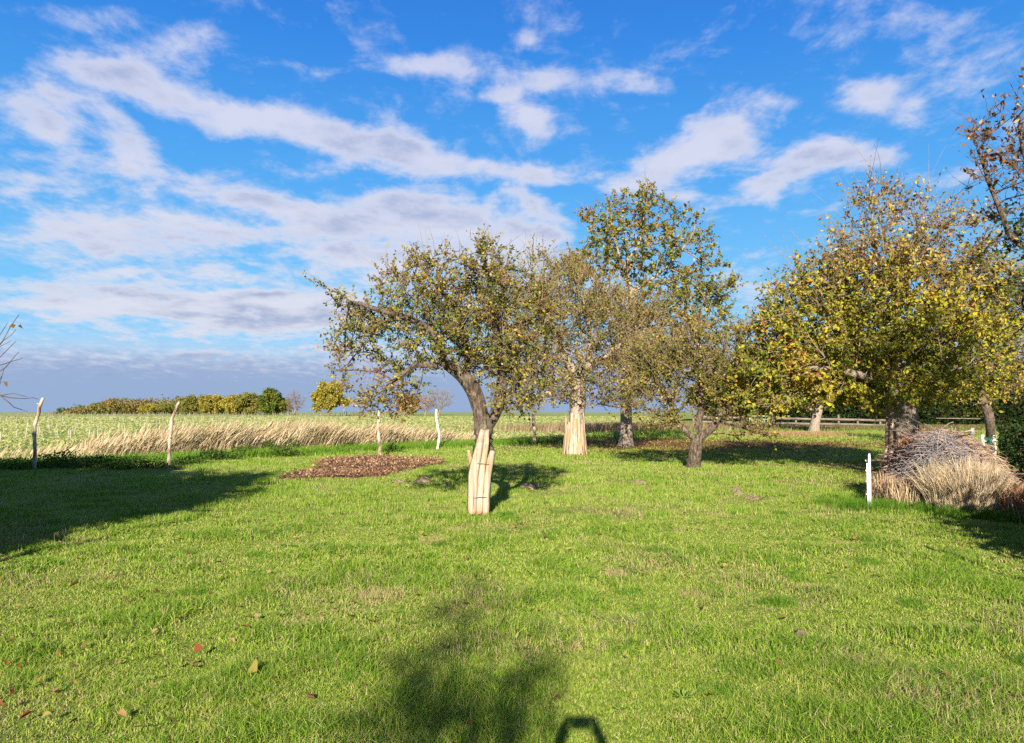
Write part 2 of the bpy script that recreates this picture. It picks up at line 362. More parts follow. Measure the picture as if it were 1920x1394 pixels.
for (y0, y1, seg) in ((2.4, 5, 2), (5, 7.5, 2), (7.5, 11, 2), (11, 16, 1), (16, 24, 1), (24, 36, 1), (36, 62, 1)):
    ym = (y0 + y1) / 2; wdt = 0.0022 + 0.00062 * ym; h0 = 0.045 + 0.0004 * ym
    rho = TAU * (1.6 / ym) / (0.6 * wdt * h0 / 2)
    n = int(rho * 0.70 * (y1 ** 2 - y0 ** 2)); n = min(n, 330000)
    x, y = wedge(n, y0, y1)
    tuft = fbn(x, y, 0.55, 20); big = fbn(x, y, 3.5, 23); dry = fbn(x, y, 1.3, 27)
    keep = (fside(x, y) < 1.2) | (falong(x, y) > 30)
    keep &= soil_mask(x, y) + (fbn(x, y, .35, 47) - .5) * .5 > 0.97
    keep &= field_mask(x, y) < 0.5
    keep &= rng.random(n) > 0.95 * litter_mask(x, y)
    keep &= rng.random(n) > 0.45 * sstep(dry, 0.60, 0.75)
    x, y, tuft, big, dry = x[keep], y[keep], tuft[keep], big[keep], dry[keep]; n = len(x)
    h = h0 * (0.50 + 1.25 * sstep(tuft, 0.3, 0.75)) * (0.6 + 0.8 * rng.random(n))
    s = fside(x, y); bank = sstep(s, -1.6, -0.2) * sstep(falong(x, y), 2, 7)
    h = h * (1 + 2.2 * bank)
    t_ = rng.random(n)
    lush = np.clip(sstep(tuft, 0.45, 0.7) * 0.8 + bank, 0, 1)[:, None]
    cA = pal(n, GREEN, (1, 3, 5, 4, 1.1)); cB = pal(n, GREEN[:3], (3, 5, 3))
    c = np.where(t_[:, None] < lush * 0.85, cB, cA)
    straw = rng.random(n) < (0.04 + 0.30 * sstep(dry, 0.55, 0.75) + 0.06 * sstep(big, 0.5, 0.7))
    c[straw] = pal(int(straw.sum()), [(0.40, 0.32, 0.16), (0.30, 0.22, 0.10), (0.48, 0.40, 0.22)], (3, 1, 2))
    wd = wdt * (0.7 + 0.7 * rng.random(n))
    mbg.add(*blades(x, y, h, wd, c, 0.95 if ym < 11 else 0.6, None, seg))
grass = mbg.build('grass', M_grass); tag(grass, 'short bright green pasture grass with straw coloured tufts', 'grass', kind='stuff')

# ------------------------------------------------------------------ trees
def grow(segs, blobs, natt, step, seed, kill=1.7, iters=90, wig=0.25, up=0.0, gap=-0.75):
    """segs: list of (parent seg index or -1, [points with depth]) ; blobs: (centre, radii, weight) -> nodes, parents"""
    r = np.random.default_rng(seed)
    P = []; par = []; ends = []
    for pi, pts in segs:
        pts = [np.array(p, float) for p in pts]
        prev = -1
        if pi >= 0:
            d = [np.linalg.norm(P[k] - pts[0]) for k in range(len(P))]; prev = int(np.argmin(d))
        else: P.append(pts[0]); par.append(-1); prev = len(P) - 1
        start = P[prev]
        for q in pts[1:] if pi < 0 else pts:
            L = np.linalg.norm(q - start); k = max(1, int(round(L / step)))
            for j in range(1, k + 1):
                P.append(start + (q - start) * j / k + (r.random(3) - 0.5) * step * 0.25); par.append(prev); prev = len(P) - 1
            start = q
    vols = np.array([b[1][0] * b[1][1] * b[1][2] * b[2] for b in blobs]); pr = vols / vols.sum()
    A = []
    for k in r.choice(len(blobs), natt, p=pr):
        c, rad, _ = blobs[k]; v = nrm(r.normal(size=3)) * (r.random() ** 0.42)
        A.append(np.array(c) + v * np.array(rad))
    A = np.array(A); A = A[A[:, 2] > 0.35]; kf = 0.85 / step; ph = r.random(6) * 6.28
    cl = sum(np.sin(kf * (a * A[:, 0] + b * A[:, 1] + c * A[:, 2]) + ph[i]) for i, (a, b, c) in enumerate([(1, .3, .5), (-.4, 1, .3), (.2, -.5, 1), (.8, .7, -.6), (-.9, .2, .8), (.5, -.9, .4)]))
    A = A[cl > gap]
    P = np.array(P); par = list(par)
    D = np.linalg.norm(A[:, None] - P[None], axis=2); near = D.argmin(1); dist = D.min(1)
    for it in range(iters):
        if len(A) == 0: break
        u = nrm(A - P[near]); ids = np.unique(near); new = []
        for i in ids:
            d = u[near == i].sum(0) + (r.random(3) - 0.5) * wig * 2; d[2] += up
            if par[i] >= 0: d = nrm(d) + 0.35 * nrm(P[i] - P[par[i]])
            new.append(P[i] + nrm(d) * step)
        new = np.array(new); base = len(P)
        P = np.vstack([P, new]); par += list(ids)
        D = np.linalg.norm(A[:, None] - new[None], axis=2); nd = D.min(1); na = D.argmin(1) + base
        b = nd < dist; near = np.where(b, na, near); dist = np.where(b, nd, dist)
        k = dist > kill * step; A, near, dist = A[k], near[k], dist[k]
    return P, np.array(par)
def radii(P, par, tip, r0, expo=0.62):
    n = len(P); acc = np.zeros(n); ch = np.zeros(n, int)
    for i in range(n):
        if par[i] >= 0: ch[par[i]] += 1
    for i in range(n - 1, -1, -1):
        if ch[i] == 0: acc[i] = tip ** expo
        if par[i] >= 0: acc[par[i]] += max(acc[i], tip ** expo)
    cnt = np.ones(n)
    for i in range(n - 1, 0, -1):
        if par[i] >= 0: cnt[par[i]] += cnt[i]
    return tip + (r0 - tip) * ((cnt - 1) / max(cnt[0] - 1, 1)) ** expo, ch
def chains(P, par, rr):
    kids = {}
    for i, p in enumerate(par):
        if p >= 0: kids.setdefault(int(p), []).append(i)
    out = []; st = [(0, -1)]
    while st:
        i, frm = st.pop(); c = [frm, i] if frm >= 0 else [i]
        while kids.get(i):
            ks = sorted(kids[i], key=lambda k: -rr[k])
            for k in ks[1:]: st.append((k, i))
            i = ks[0]; c.append(i)
        if len(c) > 1: out.append(c)
    return out
def limb_mesh(P, par, rr, mb, flare=0.0):
    gr = {}; rk = np.random.default_rng(3); rr = np.where(rr > .025, rr * (1 + .07 * rk.normal(size=len(rr))), rr)
    for c in chains(P, par, rr):
        q = P[c]; r = rr[c].copy()
        if par[c[0]] >= 0 or len(c) > 1: r[0] = min(r[0], r[1] * 1.15) if par[c[1]] == c[0] and par[c[0]] != -1 else r[0]
        if c[0] == 0 and flare: r[:3] = r[:3] * np.array([1 + flare, 1 + flare * 0.4, 1 + flare * 0.12])[:len(r[:3])]
        q = q.copy()
        for _ in range(8 if r.max() > .1 else 1):
            if len(q) > 3: q[1:-1] = q[1:-1] * 0.5 + (q[2:] + q[:-2]) * 0.25
        if r.max() > .1 and len(r) > 4:
            for _ in range(3): r[1:-1] = r[1:-1] * .5 + (r[2:] + r[:-2]) * .25
        s = 12 if r.max() > 0.09 else 6 if r.max() > 0.03 else 4 if r.max() > 0.012 else 3
        gr.setdefault((len(c), s), []).append((q, r))
    for (k, s), L in gr.items():
        V, Fs = tubes(np.array([a for a, b in L]), np.array([b for a, b in L]), s, cap=False); mb.add(V, Fs)
def make_tree(name, label, cat, segs, blobs, pal_fn, step=0.2, natt=900, seed=1, tip=0.004, r0=0.15, bark=M_bark, twigm=None,
              twigs=3.0, tlen=0.35, trad=0.003, lpt=3.0, lsize=0.05, group=None, flare=0.25, twr=0.02, up=0.35, leaf_keep=None, kill=1.7, wig=0.25, gup=0.0, extra=None, expo=0.66, shoots=0, sl=.6, gap=-0.75):
    segs[0][1][0] = np.array([segs[0][1][0][0], segs[0][1][0][1], float(G(*segs[0][1][0][:2])) - 0.06])
    base = segs[0][1][0]; root = empty(name, tuple(base), label=label, cat=cat, group=group)
    P, par = grow(segs, blobs, natt, step, seed, kill=kill, wig=wig, up=gup, gap=gap)
    rr, ch = radii(P, par, tip, r0, expo)
    mb = MB(); limb_mesh(P, par, rr, mb, flare); mb.build('trunk', bark, root, smooth=True)
    r = np.random.default_rng(seed + 50)
    par0 = np.where(par < 0, 0, par); bd = nrm(P - P[par0] + 1e-9)
    cand = np.where((rr < twr) & (par >= 0))[0]
    cnt = r.poisson(twigs, len(cand)); idx = np.repeat(cand, cnt); N = len(idx)
    cen = np.array([b[0] for b in blobs]).mean(0); outw = nrm(P[idx] - cen)
    d = nrm(bd[idx] * 0.7 + nrm(r.normal(size=(N, 3))) * 1.0 + outw * 0.35 + np.array([0, 0, up]))
    L = tlen * (0.35 + 0.9 * r.random(N)); K = 4
    S = P[idx] + (P[par0[idx]] - P[idx]) * r.random((N, 1))
    curl = nrm(r.normal(size=(N, 3))) * 0.5 + np.array([0, 0, up * 0.6])
    tt = np.linspace(0, 1, K)[None, :, None]
    TP = S[:, None] + d[:, None] * (L[:, None, None] * tt) + curl[:, None] * (L[:, None, None] * tt ** 2 * 0.45)
    TP[:, 1:] += (r.random((N, K - 1, 3)) - 0.5) * (tlen * 0.12)
    TR = trad * np.array([1.5, 1.15, 0.8, 0.4])[None] * (0.8 + 0.5 * r.random((N, 1)))
    V, Fs = tubes(TP, TR, 3, cap=False); tb = MB(); tb.add(V, Fs)
    if shoots:
        top = P[:, 2] > np.quantile(P[:, 2], .45); c2 = np.where(top & (rr < .05))[0]; i = r.choice(c2, shoots); e = nrm(P[i] - cen)
        dr = nrm(e * np.array([.9, .9, .7]) + r.normal(size=(shoots, 3)) * .35 + np.array([0, 0, .5])); L = sl * (.5 + .9 * r.random(shoots)); tt = np.linspace(0, 1, 6)[None, :, None]; cu = nrm(r.normal(size=(shoots, 3)))
        SP_ = P[i][:, None] + dr[:, None] * L[:, None, None] * tt + cu[:, None] * L[:, None, None] * tt ** 2 * .35
        V, Fs = tubes(SP_, trad * np.array([1.7, 1.5, 1.2, .9, .7, .4])[None] * np.ones((shoots, 1)), 3, cap=False); tb.add(V, Fs)
    tb.build('twigs', twigm or M_twig, root)
    if lpt > 0:
        nl = r.poisson(lpt, N)
        if leaf_keep is not None: nl = r.binomial(nl, leaf_keep(TP[:, 2, 2]))
        li = np.repeat(np.arange(N), nl); n = len(li); t = 0.25 + 0.8 * r.random(n)
        k = np.minimum((t * (K - 1)).astype(int), K - 2); fr = (t * (K - 1) - k)[:, None]
        B = TP[li, k] * (1 - fr) + TP[li, k + 1] * fr
        add_leaves(B, lsize * (0.55 + 0.75 * r.random(n)), pal_fn(B, r), r, 'crown', root)
    return root
def add_leaves(B, ls, C, r, name, root, mat=None, droop=-0.25):
    n = len(B); ax_ = nrm(r.normal(size=(n, 3)) + np.array([0, 0, droop]))
    sd_ = nrm(np.cross(ax_, r.normal(size=(n, 3)))); nn = np.cross(ax_, sd_); l = ls[:, None]
    w_ = l * (0.27 + 0.1 * r.random((n, 1)))
    V = np.stack([B, B + ax_ * l * 0.45 + sd_ * w_ + nn * l * 0.13, B + ax_ * l + nn * l * (r.random((n, 1)) - 0.5) * 0.5, B + ax_ * l * 0.45 - sd_ * w_ + nn * l * 0.13], 1).reshape(-1, 3)
    k = np.arange(n) * 4
    F3 = np.concatenate([np.stack([k, k + 1, k + 2], -1), np.stack([k, k + 2, k + 3], -1)])
    return mesh_obj(name, V, [F3], mat or M_leaf, np.repeat(C, 4, 0), root)
def B3(px, py, rx, ry, d, rd=None, w=1.0, dd=0.0):     # a crown lobe outlined in picture units, standing at distance d
    c = Pt(px, py, d + dd); k = d / F
    return (c, (rx * k, (rd if rd is not None else rx * k * 0.9), ry * k), w)
def leafpal(cols, wts, jit=0.25):
    cols = np.array(cols); p = np.array(wts) / sum(wts)
    def f(B, r):
        v = 0.5 * vn(B[:, 0] + B[:, 2] * 1.7, B[:, 1] + B[:, 2] * .9, .55, 7) + 0.5 * r.random(len(B)); q = np.empty(len(B)); q[np.argsort(v)] = (np.arange(len(B)) + .5) / len(B)
        i = np.minimum(np.searchsorted(np.cumsum(p), q), len(p) - 1)
        return cols[i] * (1 + (r.random((len(B), 1)) - 0.5) * 2 * jit)
    return f
OLIVE, GRN, DGRN, YEL, BRN, RED, ORG, TAN = (0.23, 0.205, 0.035), (0.13, 0.19, 0.028), (0.04, 0.08, 0.018), (0.48, 0.38, 0.035), (0.19, 0.10, 0.04), (0.40, 0.08, 0.035), (0.48, 0.22, 0.06), (0.42, 0.32, 0.15)

# the guarded apple tree in the middle
d = 11.9
Q = lambda px, py, dd=0.0, D=None: Pt(px, py, (D or d) + dd)
segs = [(-1, [Gp(898, 962), Q(902, 900), Q(906, 850), Q(909, 812)]),
        (0, [Q(903, 780), Q(897, 752), Q(886, 722, -.1)]),
        (1, [Q(860, 693, -.2), Q(820, 686, -.3), Q(775, 684, -.3), Q(745, 712, -.3)]), (1, [Q(880, 680, .3), Q(868, 630, .5), Q(855, 575, .6)]),
        (1, [Q(835, 640, -.3), Q(780, 600, -.6), Q(720, 585, -.7), Q(650, 560, -.6), Q(600, 533, -.6)]),
        (0, [Q(922, 800, .1), Q(934, 765, .2), Q(942, 720, .2), Q(938, 660, .2), Q(925, 590, .1), Q(915, 520, .1), Q(906, 455, .1)]),
        (5, [Q(985, 690, .4), Q(1020, 670, .5)]), (5, [Q(965, 740, -.4), Q(1000, 768, -.5)]), (3, [Q(820, 540, .3), Q(790, 500, .2)])]
blobs = [B3(800, 575, 110, 75, d, 1.1), B3(700, 630, 75, 60, d, .8), B3(735, 715, 60, 55, d, .7), B3(900, 540, 90, 80, d, 1.2), B3(945, 640, 85, 90, d, 1.2), B3(850, 640, 90, 60, d, 1.2),
         B3(975, 720, 60, 40, d, .9), B3(800, 500, 70, 30, d, .7), B3(655, 585, 28, 28, d, .4), B3(645, 690, 25, 35, d, .4), B3(905, 460, 30, 22, d, .3), B3(1010, 580, 45, 70, d, .8), B3(985, 520, 30, 30, d, .4), B3(725, 755, 75, 30, d, .6, 1.6), B3(660, 640, 50, 60, d, .6, 1), B3(960, 760, 60, 22, d, .8)]
ap = leafpal([DGRN, GRN, OLIVE, (0.30, 0.26, 0.04), YEL, TAN, BRN, ORG, RED], (1.4, 3.4, 5, 3.2, .9, 2.2, 3, .3, .08))
make_tree('apple_tree', 'gnarled apple tree with sparse olive leaves and split wood round its trunk, in mid pasture', 'tree', segs, blobs, ap,
          step=0.10, natt=4200, kill=1.25, seed=5, r0=0.165, tip=0.0045, twigs=2.0, tlen=0.27, trad=0.0034, shoots=190, sl=.45, gap=-.95, lpt=6.0, lsize=0.052, flare=0.15, twr=0.022, up=0.3)
# the older tree behind it with flared wood guard
d = 29.0
segs = [(-1, [Gp(1078, 851), Q(1080, 800), Q(1084, 760), Q(1086, 720)]), (0, [Q(1065, 680), Q(1040, 620, .5), Q(1020, 560)]), (0, [Q(1100, 690), Q(1110, 640), Q(1095, 560)]), (0, [Q(1130, 680), Q(1170, 640), Q(1210, 600)])]
blobs = [B3(1050, 560, 75, 75, d, 1.8), B3(1020, 640, 70, 90, d, 2), B3(1120, 620, 90, 90, d, 2.2), B3(1190, 640, 70, 95, d, 1.8), B3(960, 590, 50, 80, d, 1.2), B3(960, 700, 50, 45, d, 1.2), B3(1010, 500, 30, 35, d, .8), B3(1060, 720, 90, 45, d, 2.0), B3(1150, 720, 70, 50, d, 1.8)]
tw = leafpal([DGRN, GRN, OLIVE, (0.28, 0.23, 0.05), TAN, BRN, YEL], (1, 2, 5, 3, 2.6, 3.4, .5))
make_tree('willow_tree', 'broad twiggy olive brown tree with flared wooden planks round its foot, behind the apple tree', 'tree', segs, blobs, tw,
          step=0.24, natt=5200, kill=1.3, seed=8, r0=0.30, tip=0.008, bark=M_bark_pale, twigs=2.8, tlen=0.75, trad=0.006, shoots=280, sl=.9, gap=-1.3, lpt=7.0, lsize=0.088, flare=0.2, twr=0.05, up=0.7)
# the tall walnut
d = 35.0
segs = [(-1, [Gp(1173, 836), Q(1174, 790), Q(1172, 740), Q(1178, 660), Q(1190, 560)]), (0, [Q(1165, 500), Q(1150, 430), Q(1140, 390)]), (0, [Q(1195, 480), Q(1205, 420), Q(1215, 370)]), (0, [Q(1230, 520), Q(1280, 470), Q(1310, 430)]), (0, [Q(1230, 600, 1), Q(1290, 560, 1), Q(1350, 540, 1)]), (0, [Q(1140, 560), Q(1100, 510), Q(1075, 490)])]
blobs = [B3(1205, 390, 60, 42, d, 2), B3(1120, 410, 42, 38, d, 1.5, .7), B3(1190, 470, 105, 55, d, 3), B3(1290, 440, 45, 52, d, 1.5, .7), B3(1310, 530, 80, 50, d, 2.5, .9), B3(1105, 510, 60, 50, d, 2), B3(1220, 570, 120, 55, d, 3), B3(1310, 600, 70, 50, d, 2.5, .9), B3(1240, 660, 110, 60, d, 3, .8)]
wal = leafpal([DGRN, GRN, OLIVE, (0.34, 0.29, 0.04), YEL, ORG, BRN], (2.4, 3.4, 4.5, 3.2, .9, .8, 2.4))
make_tree('walnut_tree', 'tallest tree in the middle with airy golden green crown against blue sky', 'tree', segs, blobs, wal,
          step=0.32, natt=5200, kill=1.3, seed=14, r0=0.28, tip=0.010, bark=M_bark_pale, twigs=1.7, tlen=0.6, trad=0.007, shoots=150, sl=.9, gap=-.6, lpt=15, lsize=0.125, flare=0.35, twr=0.05, up=0.2)
# low multi-stemmed tree
d = 21.0
segs = [(-1, [Gp(1300, 879), Q(1303, 850), Q(1306, 830)]), (0, [Q(1290, 812), Q(1268, 790), Q(1255, 750)]), (0, [Q(1312, 800), Q(1315, 750), Q(1310, 700)]), (0, [Q(1325, 820), Q(1342, 795, -.3), Q(1365, 750), Q(1385, 700)]), (3, [Q(1375, 800, -.5), Q(1410, 805, -1), Q(1440, 815, -1)])]
blobs = [B3(1310, 680, 110, 75, d, 1.6), B3(1235, 730, 75, 58, d, 1.2), B3(1210, 680, 45, 45, d, 1), B3(1400, 640, 45, 50, d, 1), B3(1385, 690, 60, 70, d, 1.2), B3(1290, 620, 40, 35, d, .7, .6), B3(1240, 790, 40, 22, d, .8), B3(1370, 770, 70, 30, d, 1.1), B3(1415, 812, 60, 14, d, .7, .5)]
ms = leafpal([DGRN, GRN, OLIVE, (0.30, 0.25, 0.04), TAN, BRN, YEL], (1, 2.6, 5, 3, 2.2, 3.2, .6))
make_tree('apple_tree', 'low many-stemmed apple tree with dense twiggy crown and forked dark trunk', 'tree', segs, blobs, ms,
          step=0.16, natt=4500, kill=1.3, seed=21, r0=0.185, tip=0.006, twigs=2.4, tlen=0.42, trad=0.0045, shoots=220, sl=.7, gap=-1.2, lpt=6.5, lsize=0.072, flare=0.15, twr=0.03, up=0.4)
# the big yellow tree at the right
d = 20.0
segs = [(-1, [Gp(1690, 886), Q(1692, 830), Q(1692, 775), Q(1690, 720), Q(1688, 660)]), (0, [Q(1650, 560), Q(1640, 450), Q(1630, 360)]), (0, [Q(1700, 560), Q(1715, 460), Q(1730, 380)]), (0, [Q(1665, 670), Q(1610, 630), Q(1540, 580), Q(1480, 530)]), (0, [Q(1750, 640), Q(1800, 560), Q(1830, 500)]), (0, [Q(1668, 722, -.3), Q(1620, 705, -1), Q(1560, 690, -1), Q(1480, 690)]), (0, [Q(1760, 700, -1), Q(1810, 690, -1)])]
blobs = [B3(1690, 620, 150, 80, d, 2.3), B3(1560, 650, 110, 70, d, 2), B3(1480, 670, 90, 65, d, 1.6, .8), B3(1790, 630, 90, 80, d, 2), B3(1640, 500, 110, 80, d, 2, .75), B3(1750, 490, 90, 90, d, 2, .75), B3(1640, 400, 60, 55, d, 1.3, .5), B3(1730, 390, 60, 40, d, 1.3, .4), B3(1540, 540, 70, 60, d, 1.5, .55), B3(1700, 720, 130, 45, d, 2.2), B3(1570, 730, 90, 35, d, 1.6, .8), B3(1480, 560, 50, 50, d, 1.2, .3), B3(1430, 720, 60, 60, d, 1.3, .9), B3(1500, 610, 80, 60, d, 1.5, .8), B3(1600, 560, 90, 60, d, 1.8, .8), B3(1830, 560, 60, 90, d, 1.6, .6)]
def yel_pal(B, r):
    n = len(B); low = sstep(B[:, 2], 6.2, 3.6); redl = sstep(B[:, 0], 8.2, 6.8)
    a = leafpal([GRN, OLIVE, (0.36, 0.37, 0.035), (0.46, 0.42, 0.04), YEL, ORG, BRN], (3.2, 3.6, 6, 4.5, 2.0, .3, .8))(B, r)
    b = leafpal([BRN, TAN, OLIVE, ORG, YEL], (3, 3, 3, 1.2, 1.5))(B, r)
    c = leafpal([GRN, OLIVE, (0.36, 0.33, 0.04), ORG, RED], (3, 4, 4, 1.3, .6))(B, r)
    o = np.where((r.random(n) < low * 0.9)[:, None], a, b)
    return np.where((r.random(n) < redl * 0.6)[:, None], c, o)
make_tree('pear_tree', 'large tree at right with thick trunk, yellow leaves below and bare arching shoots on top', 'tree', segs, blobs, yel_pal,
          step=0.2, natt=9500, kill=1.3, seed=31, r0=0.37, expo=0.74, tip=0.006, bark=M_bark_pale, twigs=2.2, tlen=0.6, trad=0.0046, lpt=15, lsize=0.100, flare=0.15, twr=0.035, up=0.45,
          leaf_keep=lambda z: 1 - 0.72 * sstep(z, 4.4, 6.6), shoots=420, sl=1.15, gap=-1.0)
# walnut leaning in from the right edge
d = 12.0
segs = [(-1, [np.array([9.9, 11.6, 0.0]), np.array([9.7, 11.7, 1.5]), np.array([9.4, 11.9, 2.8])]), (0, [Q(1990, 560), Q(1950, 400), Q(1925, 300), Q(1900, 230)]), (0, [Q(2100, 500), Q(2150, 350), Q(2120, 200)]), (1, [Q(1930, 470, .5), Q(1890, 440, .5), Q(1860, 350, .5), Q(1820, 250, .5)]), (0, [Q(1960, 620, .8), Q(1920, 580, .8)])]
blobs = [B3(1905, 240, 45, 70, d, .9, .8), B3(1880, 330, 60, 40, d, .8, .9), B3(1905, 430, 45, 60, d, .8), B3(2010, 350, 110, 160, d, 1.8, .6), B3(2060, 520, 110, 90, d, 2, .8), B3(2180, 420, 110, 150, d, 2, .6), B3(1830, 270, 28, 16, d, .4, 2), B3(1925, 540, 30, 50, d, .6), B3(1990, 650, 90, 60, d, 1.4, .9)]
def w2(B, r):
    a = leafpal([GRN, DGRN, OLIVE, YEL], (2, 4, 2, 1.2))(B, r); b = leafpal([BRN, (0.20, 0.10, 0.07), TAN, ORG], (4, 3, 1.2, .8))(B, r)
    return np.where((r.random(len(B)) < sstep(B[:, 2], 5.6, 4.4))[:, None], a, b)
make_tree('walnut_tree', 'dark tree reaching in at the right edge, brown twigs above and dark green leaves below', 'tree', segs, blobs, w2,
          step=0.17, natt=4500, kill=1.3, seed=44, r0=0.24, tip=0.004, twigm=M_twig_dark, twigs=1.6, tlen=0.42, trad=0.0036, shoots=200, sl=.6, lpt=3.8, lsize=0.082, flare=0.2, twr=0.03, up=0.3)
# yellow tree behind the stakes on the right, and the small one before the rail fence
d = 33.0
segs = [(-1, [Gp(1857, 838), Q(1857, 800), Q(1857, 775)]), (0, [Q(1835, 740), Q(1815, 700)]), (0, [Q(1880, 740), Q(1910, 710)]), (0, [Q(1860, 700), Q(1865, 600)])]
blobs = [B3(1860, 700, 90, 60, d, 2), B3(1870, 620, 75, 60, d, 2), B3(1880, 530, 60, 50, d, 2, .7), B3(1940, 680, 80, 80, d, 2), B3(1800, 730, 45, 30, d, 1.2)]
yt = leafpal([YEL, ORG, OLIVE, TAN, (0.36, 0.34, 0.05), BRN], (5, 2, 3, 2, 3, 1.5))
make_tree('fruit_tree', 'pale yellow and orange leaved tree behind the hedge at the right edge', 'tree', segs, blobs, yt,
          step=0.25, natt=3500, kill=1.3, seed=52, r0=0.19, tip=0.007, bark=M_bark, twigs=2.0, tlen=0.55, trad=0.006, lpt=3.6, lsize=0.13, twr=0.04)
d = 60.0
segs = [(-1, [Gp(1526, 809), Q(1528, 790), Q(1532, 772)]), (0, [Q(1505, 762), Q(1485, 758)]), (0, [Q(1545, 750), Q(1570, 740)]), (0, [Q(1530, 740), Q(1525, 700)])]
blobs = [B3(1520, 735, 75, 35, d, 3), B3(1470, 745, 40, 25, d, 2), B3(1590, 740, 40, 28, d, 2), B3(1530, 690, 60, 40, d, 3)]
make_tree('fruit_tree', 'small leaning tree with yellow leaves standing before the wooden rail fence', 'tree', segs, blobs, yt,
          step=0.38, natt=1600, kill=1.3, seed=57, r0=0.36, tip=0.012, bark=M_bark_pale, twigs=2.0, tlen=0.8, trad=0.012, lpt=4.0, lsize=0.26, twr=0.07)
# background trees: coarser
def far_tree(px, base, top, half, dist, cols, wts, label, seed, group, dense=1.0, name='distant_tree', skirt=0.0, bark=M_bark, leaf=True, cat='tree', shape=0):
    g = Pt(px, base, dist); g[2] = float(G(g[0], g[1])) - 0.05
    S = dist / F; H = (base - top) * S; W = half * S
    r = np.random.default_rng(seed)
    root = empty(name, tuple(g), label=label, cat=cat, group=group)
    c0 = g + np.array([0, 0, H * (0.56 - 0.1 * skirt)])
    bl = [(c0, (W * .8, W * .8, H * .40), 1)]
    for k in range(7):
        a = r.random() * 6.28; bl.append((c0 + np.array([math.cos(a) * W * .55, math.sin(a) * W * .5, (r.random() - .45 - .25 * skirt) * H * .5]), (W * .45, W * .45, H * .22), .8))
    th = H * (0.22 - 0.15 * skirt)
    segs = [(-1, [g, g + np.array([0, 0, th])]), (0, [g + np.array([-W * .3, 0, th + H * .15])]), (0, [g + np.array([W * .3, .1, th + H * .15])]), (0, [g + np.array([0.1, .1, th + H * .35])])]
    H *= (1.5 if leaf and dist >= 170 else 1.2); W *= (1.6 if dist >= 170 else 1.3) if leaf else 1.15
    P, par = grow(segs, bl, 420 if leaf else 700, H * (0.055 if leaf else 0.045), seed, kill=1.8, gap=-1.5)
    rr, ch = radii(P, par, 0.0016 * H, 0.030 * H); mb = MB(); limb_mesh(P, par, rr, mb, .2); mb.build('trunk', bark, root, smooth=True)
    n = int((6500 if leaf else 1200) * dense); thin = np.where(rr < 0.012 * H)[0]
    if not leaf:
        i = np.repeat(thin, 3); N = len(i); dd_ = nrm(nrm(P[i] - c0) + r.normal(size=(N, 3)) * .6 + np.array([0, 0, .5])); L = H * .09 * (.4 + r.random(N))
        tt = np.linspace(0, 1, 3)[None, :, None]; TP = P[i][:, None] + dd_[:, None] * L[:, None, None] * tt
        V, Fs = tubes(TP, np.full((N, 3), 0.0011 * H), 3, cap=False); tb = MB(); tb.add(V, Fs); tb.build('twigs', bark, root)
    i = r.choice(thin, n); pos = P[i] + r.normal(size=(n, 3)) * H * 0.030
    add_leaves(pos, H * (0.030 + 0.026 * r.random(n)) * (1 if leaf else .6), leafpal(cols, wts)(pos, r), r, 'crown', root, droop=0)
    return root
G1 = 'trees along the far edge of the field'
gold = ([(0.42, 0.35, 0.06), OLIVE, (0.48, 0.36, 0.08), GRN], (4, 3, 2.5, 1.2)); gr_ = ([DGRN, GRN, OLIVE], (3, 3, 2)); brn = ([(0.32, 0.21, 0.10), OLIVE, (0.27, 0.18, 0.08)], (3, 2, 3)); og = ([OLIVE, (0.22, 0.20, 0.06), GRN], (4, 3, 2))
